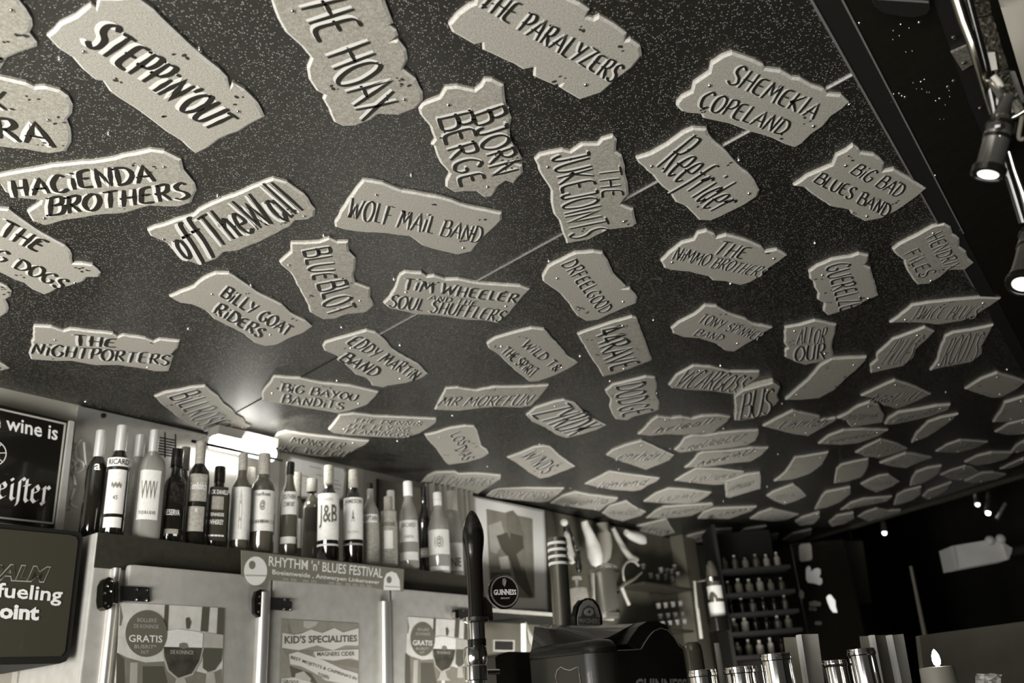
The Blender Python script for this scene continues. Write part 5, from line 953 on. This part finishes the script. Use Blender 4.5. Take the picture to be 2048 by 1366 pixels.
# dim shelves with bottles
YQ = .35; YSs = GF
DQ = 5.0
t = Thing('bottle_rack', 'dim open rack of five shelves between the dispenser and the dark fridge', 'shelf', GF, GF.P(1510, 1366, DQ), None)
xa = GF.P(1452, 1200, DQ).x; xb = GF.P(1592, 1200, DQ).x; rows = [1135, 1184, 1224, 1262, 1310]
zr = [GF.P(1510, y, DQ).z for y in rows]
for z in zr: b = MB(); b.box(xa, xb, DQ-.02, DQ+.28, z-.02, z); t.part('shelf_board', b, M_blackm)
b = MB(); b.box(xa, xb, DQ+.28, DQ+.30, .2, zr[0]+.25); t.part('back_panel', b, M_blackm)
b = MB(); b.box(xa-.02, xa, DQ-.02, DQ+.3, .2, zr[0]+.25); t.part('side_panel', b, M_blackm)
rnd = random.Random(5)
for ri, z in enumerate(zr):
    for k in range(6):
        x = xa+.04+k*(xb-xa-.08)/5; H = rnd.uniform(.075, .09); R = rnd.uniform(.016, .022); m = rnd.choice([M_gamber, M_grey, M_gdark, M_labg])
        p = Vector((x, DQ+.08, z)); t = Thing('dim_bottle', ['first', 'second', 'third', 'fourth', 'fifth', 'last'][k] + ' small bottle from the left on the ' + ['top', 'second', 'middle', 'fourth', 'lowest'][ri] + ' board of the dim rack', 'bottle', GF, p, 'bottles on the dim rack')
        b = MB(); b.lathe([(R*r, zz*H) for r, zz in PR['std']], p, 12); t.part('glass_body', b, m, smooth=True)
        b = MB(); b.lathe([(R*.42, H*.88), (R*.42, H)], p, 10); t.part('cap', b, rnd.choice([M_foil, M_black, M_labg]))
# dark fridge with pale marks
DK = 5.6
t = Thing('dark_fridge', 'black upright fridge with scattered white graphics right of the bottle rack', 'fridge', GF, GF.P(1640, 1366, DK), None)
xa = GF.P(1597, 1180, DK).x; xb = GF.P(1712, 1180, DK).x; z1 = GF.P(1640, 1082, DK).z
b = MB(); b.box(xa, xb, DK, DK+.5, 0, z1, .01); t.part('body', b, M_black)
def fpoly(c, pts, Y, m, nm, th=.003): return t.part(nm, poly(GF, c, pts, Y, th), m)
fpoly('R2', [(1320, 60), (1345, 40), (1430, 32), (1445, 60), (1455, 190), (1430, 210), (1345, 222), (1325, 200)], DK-.003, M_lgrey, 'round_cornered_label')
fpoly('R2', [(1390, 300), (1400, 275), (1425, 265), (1440, 290), (1445, 325), (1475, 295), (1510, 285), (1540, 300), (1540, 350), (1525, 375), (1555, 400), (1558, 440), (1535, 462), (1480, 445), (1410, 435), (1392, 400)], DK-.003, M_white, 'white_swirl_logo')
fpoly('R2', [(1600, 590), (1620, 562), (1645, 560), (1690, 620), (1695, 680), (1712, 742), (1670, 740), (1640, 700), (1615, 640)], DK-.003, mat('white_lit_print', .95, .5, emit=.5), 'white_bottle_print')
fpoly('R2', [(1320, 530), (1345, 508), (1370, 540), (1368, 590), (1345, 608), (1322, 580)], DK-.003, M_lgrey, 'oval_mark')
fpoly('R2', [(1420, 635), (1480, 620), (1545, 640), (1540, 675), (1430, 678)], DK-.003, M_grey, 'grey_mark')
for q in ((1437, 706), (1478, 706), (1500, 850), (1530, 850)):
    b = MB(); b.lathe([(.01, 0), (.01, -.004), (.007, -.004), (.007, 0)], GF.P(*px('R2', q), DK-.001), 14, axis=Vector((0, 1, 0))); t.part('ring_mark', b, M_tum)
t = Thing('hanging_partition', 'plain dark grey-brown panel hanging right of the black fridge', 'panel', GF, GF.P(1712, 1205, 6.4), None)
t.part('panel_board', poly(GF, 'L', [(1045, 360), (1165, 360), (1215, 702), (1098, 706)], 6.4, .06), mat('panel_brown', .09, .6, 0, .1, 6))
hp = GF.P(*px('L', (1105, 365)), 6.42); b = MB(); b.tube([hp, (hp.x, 6.42, ZC+.5)], .01, 8); t.part('hanger', b, M_blackm)
t = Thing('thin_pole', 'thin pale sloping pole in the dark right of the hanging panel', 'pole', GF, GF.P(1848, 1262, 5.6), None)
cap_tube(GF, 'L', [(1428, 500), (1500, 850), (1560, 1139)], 5.6, [16, 24, 26], mat('pole_brown', .2, .5), t, 'pole_bar')
t = Thing('oblong_wall_lamp', 'oblong pale lamp housing alone in the dark at the right', 'lamp', GF, GF.P(1960, 1110, 5.6), None)
t.part('diffuser', poly(GF, 'R4', [(755, 348), (770, 342), (1130, 282), (1150, 295), (1195, 430), (1180, 445), (800, 516), (785, 505)], 5.6, .13), mat('lamp_milky', .55, .5, 0, .15, 6, emit=.06))
t.part('end_cap', poly(GF, 'R4', [(745, 350), (775, 340), (805, 510), (782, 518)], 5.58, .16), M_lab)
t.part('end_cap', poly(GF, 'R4', [(1140, 320), (1165, 330), (1212, 360), (1205, 400), (1180, 440)], 5.58, .16), M_lab)
for q in ((1045, 302), (1125, 290)):
    b = MB(); b.ball(GF.P(*px('R4', q), 5.57), .03, 6); t.part('clip', b, M_white, smooth=True)
cap_tube(GF, 'R4', [(1200, 385), (1299, 370), (1380, 358)], 5.65, [70, 80, 80], M_dark, t, 'conduit')
t = Thing('marbled_screen', 'low mottled grey screen behind the candle at lower right', 'screen', GF, GF.P(1950, 1366, 2.9), None)
t.part('screen_board', poly(GF, 'R4', [(518, 1012), (1400, 893), (1400, 1700), (600, 1700)], 2.9, .03), mat('marbled_grey', .2, .5, 0, .35, 3))
# ---- on the bar: canisters, card stands, candle, tissue
def canister(x0, x1, ytop, label, D, lid=True, c='R3'):
    xm = (x0+x1)/2; p = GF.P(*px(c, (xm, ytop)), D); R = pxr(GF, p, (x1-x0)/CR[c][2])/2; zt = p.z
    t = Thing('steel_canister', label, 'canister', GF, (p.x, D, ZB), 'steel canisters on the bar'); c0 = (p.x, D, 0)
    b = MB(); b.lathe([(R*.93, ZB), (R*.96, ZB+.004), (R*.96, zt-.012)], c0, 28); t.part('body', b, M_chrome, smooth=True)
    b = MB(); b.lathe([(R*.96, zt-.014), (R*1.02, zt-.012), (R*1.02, zt-.006), (R*.97, zt-.005), (R*.97, zt-.001), (R*.9, zt)], c0, 28); t.part('rim', b, M_chrome, smooth=True)
canister(150, 410, 490, 'low steel canister right beside the beer font', 1.95)
canister(470, 775, 462, 'second low steel canister from the font, wider than its neighbour', 2.0)
canister(790, 1075, 345, 'tall steel canister in front of the left card stand', 1.9)
canister(1350, 1565, 402, 'narrow steel canister just right of the left card stand', 2.0)
canister(1575, 1815, 300, 'tallest steel canister, in front of the middle card stand', 1.95)
b, p0 = turned(GF, 2.3, 'R3', [(228, 30), (240, 110), (270, 150), (320, 165), (600, 170)], 245)
t = Thing('brown_jar', 'dark domed glass jar behind the first steel canister', 'jar', GF, (p0.x, 2.3, ZB), None); t.part('glass_body', b, mat('brown_glass', .05, .12, 0, coat=1), smooth=True)
b = MB(); b.lathe([(.03, ZB), (.03, p0.z+.001)], (p0.x, 2.3, 0), 20); t.part('foot', b, M_dark)
t = Thing('pale_candle_stick', 'pale slim stick standing behind the low canisters', 'stick', GF, GF.P(*px('R3', (430, 600)), 2.4), None)
cap_tube(GF, 'R3', [(415, 250), (440, 400), (470, 600), (500, 760)], 2.4, [50, 56, 56, 56], M_lgrey, t, 'shaft')
def bottomed(mb):
    lo = sorted(v.z for v in mb.v)[len(mb.v)//2-1]
    for v in mb.v:
        if v.z <= lo+1e-6: v.z = ZB
    return mb
def stand(label, c, left, right, spine, D, ml, mr):
    t = Thing('card_stand', label, 'card holder', GF, GF.P(*px(c, spine[2]), D), 'card stands on the bar')
    if left: t.part('card', bottomed(poly(GF, c, left, D+.02, .003)), ml)
    if right: t.part('card', bottomed(poly(GF, c, right[:4] if len(right) == 4 else right[:2]+right[3:], D+.021, .003)), mr)
    t.part('white_spine', bottomed(poly(GF, c, spine, D, .02)), M_white)
M_c1 = mat('card_grey', .2, .4, 0, .15, 8); M_c2 = mat('card_pale', .42, .4, 0, .2, 10)
stand('left card stand with a pale right page and bright spine', 'R3', [(1012, 200), (1145, 195), (1230, 800), (1060, 800)], [(1170, 172), (1318, 168), (1352, 800), (1240, 800)], [(1140, 175), (1168, 172), (1240, 800), (1208, 800)], 2.15, M_c1, M_c2)
stand('middle card stand with a dark left page, right of the tallest canister', 'R3', [(1690, 190), (1795, 185), (1900, 800), (1720, 800)], [(1825, 180), (1950, 178), (2050, 800), (1920, 800)], [(1790, 178), (1822, 177), (1915, 800), (1880, 800)], 2.15, M_c1, mat('card_dark', .09, .4))
stand('right card stand beside the black gap and the candle', 'R4', None, [(318, 1008), (398, 1000), (440, 1200), (460, 1520), (400, 1520)], [(288, 1008), (315, 1006), (405, 1520), (378, 1520)], 2.15, M_c1, M_c2)
wax = mat('candle_wax', .3, .5, 0, .1, 10)
b, p0 = turned(GF, 1.9, 'R4', [(1243, 150), (1247, 236), (1262, 244), (1366, 250)], 672)
t = Thing('candle', 'thick lit candle at lower right with a tall white flame', 'candle', GF, (p0.x, 1.9, ZB), None); t.part('wax_body', b, wax, smooth=True)
R = pxr(GF, p0, 250/3.733)/2; b = MB(); b.lathe([(R, ZB), (R, p0.z+.001)], (p0.x, 1.9, 0), 28); t.part('glass_base', b, wax, smooth=True)
fl, _ = turned(GF, 1.88, 'R4', [(1112, 4), (1130, 30), (1160, 52), (1195, 58), (1225, 48), (1240, 20)], 655)
t.part('flame', fl, mat('flame', 1, .5, emit=14), smooth=True)
b = MB(); w0 = GF.P(*px('R4', (657, 1250)), 1.9); b.tube([w0, w0+Vector((0, 0, .012))], .001, 6); t.part('wick', b, M_blackm)
t = Thing('crumpled_tissue', 'crumpled white napkin at the bottom edge right of the candle', 'napkin', GF, GF.P(*px('R4', (1040, 1400)), 1.9), None)
rnd = random.Random(3); b = MB(); n = 7
g = [[GF.P(*px('R4', (935+i*32+(10 if j == 0 else 0), 1298+j*16+rnd.uniform(-6, 6))), 1.9+rnd.uniform(-.012, .012)) for i in range(n)] for j in range(n+3)]
b.add([v for r in g for v in r], [(j*n+i, j*n+i+1, (j+1)*n+i+1, (j+1)*n+i) for j in range(n+2) for i in range(n-1)])
t.part('folded_paper', b, M_lab)
# ================================================================ spotlights and rail, upper right
def rp(c, q, d): r_ = ray(*px(c, q)).normalized(); return CAMP+r_*min(d*1.13, (HC-.06)/r_.z)   # just under the ceiling
def zpoly(c, pts, z, dz): P = [onz(*px(c, q), z) for q in pts]; b = MB(); b.prism(P, (0, 0, dz)); return b
t = Thing('ceiling_beam', 'matt black beam across the top right beside the gloss panel', 'beam', GF, onz(*px('R6', (350, 0)), ZC-.04), None)
t.part('beam_board', zpoly('R6', [(255, -40), (400, -40), (560, 420), (700, 800), (740, 1000), (640, 1000), (490, 640)], ZC-.04, .038), M_blackm)
t.part('metal_clip', zpoly('R6', [(380, 330), (478, 288), (515, 400), (450, 440)], ZC-.046, .005), mat('brushed_clip', .3, .4, .6, .4, 200))
for q in ((395, 230), (458, 388), (560, 668)):
    b = MB(); p = onz(*px('R6', q), ZC-.047); b.lathe([(.004, 0), (.003, -.003), (.0008, -.004)], p, 8); t.part('screw', b, M_screw)
t = Thing('black_housing', 'black rounded housing cut off by the top edge above the gloss panel', 'housing', GF, onz(1800, 0, ZC-.05), None)
t.part('shell', zpoly('R6', [(-110, -60), (250, -60), (245, 60), (225, 90), (150, 108), (60, 100), (-40, 80), (-100, 40)], ZC-.05, .048), M_blackm)
t.part('pale_rim', zpoly('R6', [(-90, -14), (240, 12), (240, 20), (-90, -2)], ZC-.052, .002), M_steelb)
t = Thing('rail_pipe', 'shiny curved pipe of the lamp rail beside the rough strip', 'pipe', GF, rp('R6', (480, 150), 1.25), None)
b = MB(); b.tube([rp('R6', q, d) for q, d in [((400, -60), 1.2), ((425, 20), 1.2), ((460, 130), 1.2), ((510, 260), 1.2), ((560, 420), 1.2), ((600, 560), 1.22), ((640, 700), 1.24)]], [.0075, .0075, .007, .0065, .006, .006, .005], 14); t.part('pipe', b, mat('dark_chrome', .35, .18, 1), smooth=True)
b = MB(); b.tube([rp('R6', q, d) for q, d in [((470, -60), 1.22), ((520, 130), 1.22), ((585, 380), 1.22), ((660, 730), 1.22)]], .006, 12); t.part('dark_cable', b, M_black, smooth=True)
t = Thing('rough_strip', 'strip of glittering rough grey blocks along the lamp rail', 'strip', GF, rp('R6', (600, 200), 1.3), None)
def rocky(corners, d, seed):
    rnd = random.Random(seed); n = 26; b = MB(); vs = []
    for j in range(n+1):
        for i in range(9):
            u, v = i/8, j/n; a = corners; x = (a[0][0]*(1-u)+a[1][0]*u)*(1-v)+(a[3][0]*(1-u)+a[2][0]*u)*v; y = (a[0][1]*(1-u)+a[1][1]*u)*(1-v)+(a[3][1]*(1-u)+a[2][1]*u)*v
            vs.append(rp('R6', (x+rnd.uniform(-5, 5), y+rnd.uniform(-5, 5)), d+rnd.uniform(-.007, .007)))
    b.add(vs, [(j*9+i, j*9+i+1, (j+1)*9+i+1, (j+1)*9+i) for j in range(n) for i in range(8)]); return b
M_rock = mat('glitter_rock', .16, .3, .5, .6, 150)
t.part('rough_block', rocky([(485, -40), (610, -40), (628, 88), (530, 108)], 1.3, 1), M_rock)
t.part('rough_block', rocky([(532, 120), (632, 92), (735, 420), (655, 470)], 1.3, 2), M_rock)
b = MB(); b.prism([rp('R6', q, 1.28) for q in [(590, 330), (650, 322), (668, 430), (625, 440)]], (0, .02, .02)); t.part('smooth_patch', b, M_lgrey)
t.part('rough_block', rocky([(655, 470), (735, 430), (820, 650), (700, 680)], 1.32, 3), mat('rock_grey', .1, .5, .2, .5, 100))
b = MB(); b.prism([rp('R6', q, 1.33) for q in [(725, 445), (775, 440), (832, 600), (832, 640), (780, 600)]], (0, .02, .02)); t.part('grey_block', b, M_dark)
t = Thing('canvas_drape', 'pale smooth cloth in the top right corner', 'cloth', GF, onz(2040, 60, ZC-.1), None)
b = MB(); n = 12; vs = []
for j in range(n+1):
    for i in range(6):
        v = j/n; xl = 655+v*190; x = xl+i*60; y = -60+v*640; vs.append(rp('R6', (x, y), 1.42+.005*math.sin(i*1.3+j*.6)))
b.add(vs, [(j*6+i, j*6+i+1, (j+1)*6+i+1, (j+1)*6+i) for j in range(n) for i in range(5)]); t.part('cloth', b, mat('canvas', .3, .8), smooth=True)
lensm = mat('spot_lens', 1, .4, emit=5)
def spot(label, top, bot, c, d0, d1, w0, w1, lens, parts=True):
    A = rp(c, top, d0); B = rp(c, bot, d1); ax = (B-A).normalized(); L = (B-A).length; s = CR[c][2]
    ra = w0/s/FPX*(A-CAMP).dot(cf)/2; rb = w1/s/FPX*(B-CAMP).dot(cf)/2
    t = Thing('spotlight', label, 'spotlight', GF, A, 'spotlights on the rail')
    m = mat('spot_brass_dark', .45, .22, .9)
    b = MB(); b.lathe([(ra*.55, -.01), (ra*.8, 0), (ra*.96, .004), (ra, L*.25), (ra*1.04, L*.28), (ra, L*.31), (ra*1.02, L*.5), (rb*.88, L*.82), (rb, L*.9), (rb*1.02, L), (rb*.96, L+.002)], A, 28, axis=ax); t.part('barrel', b, m, smooth=True)
    for f_ in (.1, .36): b = MB(); b.lathe([(ra, L*f_-.003), (ra*1.09, L*f_-.002), (ra*1.09, L*f_+.002), (ra, L*f_+.003)], A, 24, axis=ax); t.part('ring', b, M_black, smooth=True)
    b = MB(); b.lathe([(rb*.98, L-.006), (rb*1.12, L-.005), (rb*1.12, L+.004), (rb*.93, L+.005), (rb*.9, L+.003)], A, 32, axis=ax); t.part('rim', b, M_black, smooth=True)
    b = MB(); b.lathe([(rb*.9, L+.0022), (rb*.6, L+.0034), (.0005, L+.0036)], A, 32, axis=ax); t.part('lens', b, mat('lens_outer', .6, .2, emit=.3))
    b = MB(); b.lathe([(rb*.62, L+.0036), (rb*.4, L+.0046), (.0005, L+.005)], A, 32, axis=ax); t.part('glowing_bulb', b, lensm)
    sd_ = ax.cross(Vector((0, 1, 0))).normalized()
    if parts:
        k = A+ax*(L*.12)+(CAMP-A).normalized()*ra*1.02
        b = MB(); b.lathe([(.006, 0), (.0055, .005), (.001, .006)], k, 14, axis=(CAMP-A).normalized()); t.part('knob', b, M_black, smooth=True)
        for u in (.0, .05, .2):
            b = MB(); b.ball(k+ax*(L*(.12+u))+sd_*.003, .0028, 6); t.part('nut', b, M_chrome, smooth=True)
        b = MB(); b.tube([A-ax*.0+sd_*ra*1.1, A+ax*(L*.2)+sd_*ra*1.15], .003, 8); t.part('bracket', b, M_chrome)
        b = MB(); b.tube([A-ax*.002, A-ax*.02+Vector((.006, 0, .012)), A+Vector((.012, .01, .07))], [.012, .009, .006], 10); t.part('yoke', b, m, smooth=True)
    l = bpy.data.lights.new('spot_beam', 'SPOT'); l.energy = 3; l.spot_size = 1.0; l.color = (1, .95, .85); l.shadow_soft_size = .02
    lo = bpy.data.objects.new('spot_beam', l); COL.objects.link(lo); lo.location = B+ax*.02; lo.rotation_euler = ax.to_track_quat('-Z', 'Y').to_euler()
    return t
spot('near spotlight with a bright round lens hanging from the rail', (690, 745), (612, 1070), 'R6', 1.17, 1.14, 150, 180, None)
spot('second spotlight cut off by the right edge below the near one', (2062, 462), (2046, 566), 'Z', 1.5, 1.42, 40, 58, None)
t = Thing('cable_bundle', 'knot of pale twisted cable above the near spotlight', 'cable', GF, rp('R6', (740, 660), 1.22), None)
for k, pts in enumerate([[(640, 470), (690, 540), (680, 640), (730, 690)], [(660, 500), (720, 600), (760, 640), (800, 700)], [(700, 690), (740, 640), (780, 650), (740, 690), (700, 650)], [(690, 760), (780, 720), (832, 690)], [(780, 620), (820, 700), (800, 850), (832, 860)]]):
    b = MB(); b.tube([rp('R6', q, 1.2+.01*k) for q in sm(pts)], .0042 if k < 3 else .003, 10); t.part('cable', b, [M_lgrey, M_grey, M_cream, M_chrome, M_grey][k], smooth=True)
t = Thing('rail_rod', 'bright rod running down the right edge between the two spotlights', 'pipe', GF, rp('R6', (800, 1100), 1.3), None)
b = MB(); b.tube([rp('R6', q, 1.3) for q in [(740, 940), (775, 1060), (820, 1180), (870, 1320)]], [.0025, .003, .004, .007], 12); t.part('rod', b, M_chrome, smooth=True)
b = MB(); b.tube([rp('R6', q, 1.34) for q in [(700, 960), (760, 1150), (830, 1380)]], .007, 12); t.part('dark_rod', b, M_black, smooth=True)
GP = bpy.data.objects['ceiling_gloss_panel']  # small bright beads added to imitate lamp reflections in the gloss panel
for x, y, r_ in [(68, 150, 3), (185, 140, 5), (120, 172, 2.5), (20, 187, 2), (60, 220, 2.5), (18, 243, 2), (100, 320, 2), (140, 315, 2.5), (145, 512, 2.5), (215, 492, 3), (195, 508, 4), (165, 550, 2), (198, 550, 1.8), (230, 570, 2.5), (246, 572, 2.5), (363, 540, 6), (398, 503, 6), (310, 612, 4),
                 (285, 625, 3), (100, 605, 6), (60, 580, 4), (25, 583, 3), (10, 630, 3.5), (75, 595, 3), (372, 598, 2.5), (345, 650, 2.5), (310, 738, 2), (335, 738, 2), (283, 1095, 5), (-185, 145, 5), (-170, 245, 2), (65, 690, 2), (368, 560, 2)]:
    p = onz(*px('R6', (x, y)), ZC-.0015); b = MB(); rr = r_*.0006; b.lathe([(rr, 0), (rr*.9, -.001), (rr*.4, -.0022), (.0002, -.0025)], (p.x, p.y, p.z), 10, sx=1.5)
    o = bpy.data.objects.new('staple', mesh_of('staple', b, M_screw, p, True)); COL.objects.link(o); o.parent = GP; o.location = p; o.rotation_euler = (0, 0, .6)
# small far spotlights
for k, (x, y, x2, y2, e) in enumerate([(1766, 1043, 1768, 1064, 5), (1952, 990, 1954, 1007, 3), (1978, 985, 1975, 1024, 14), (1937, 975, 1938, 979, 10)]):
    D = 6.3; A = GF.P(x, y, D); B = GF.P(x2, y2, D)
    t = Thing('distant_spotlight', ['distant pale lamp hanging alone below the ceiling edge', 'left lamp of the small pair at the right above the oblong lamp', 'brightest lamp of the small pair at the right', 'tiny glowing lamp set on the ceiling edge'][k], 'spotlight', GF, A, 'distant spotlights')
    b = MB(); b.tube([A, B], [.018, .024], 10); t.part('barrel', b, M_dark, smooth=True)
    b = MB(); b.tube([A, (A.x, D, ZC+.5)], .005, 6); t.part('stem', b, M_blackm)
    b = MB(); b.ball(B+Vector((0, -.004, -.008)), .016, 6); t.part('glowing_bulb', b, mat('far_bulb_%d' % e, 1, .4, emit=e), smooth=True)
t = Thing('slanted_rod', 'short slanted bright rod right of the distant lamps', 'rod', GF, GF.P(2003, 1020, 6.3), None)
cap_tube(GF, 'L', [(1945, 155), (1900, 240)], 6.3, [18, 20], mat('rod_glass', .6, .2, .5), t, 'rod_body')
A = GF.P(*px('L', (1945, 155)), 6.3); b = MB(); b.tube([A, (A.x, 6.3, ZC+.5)], .005, 6); t.part('stem', b, M_blackm)
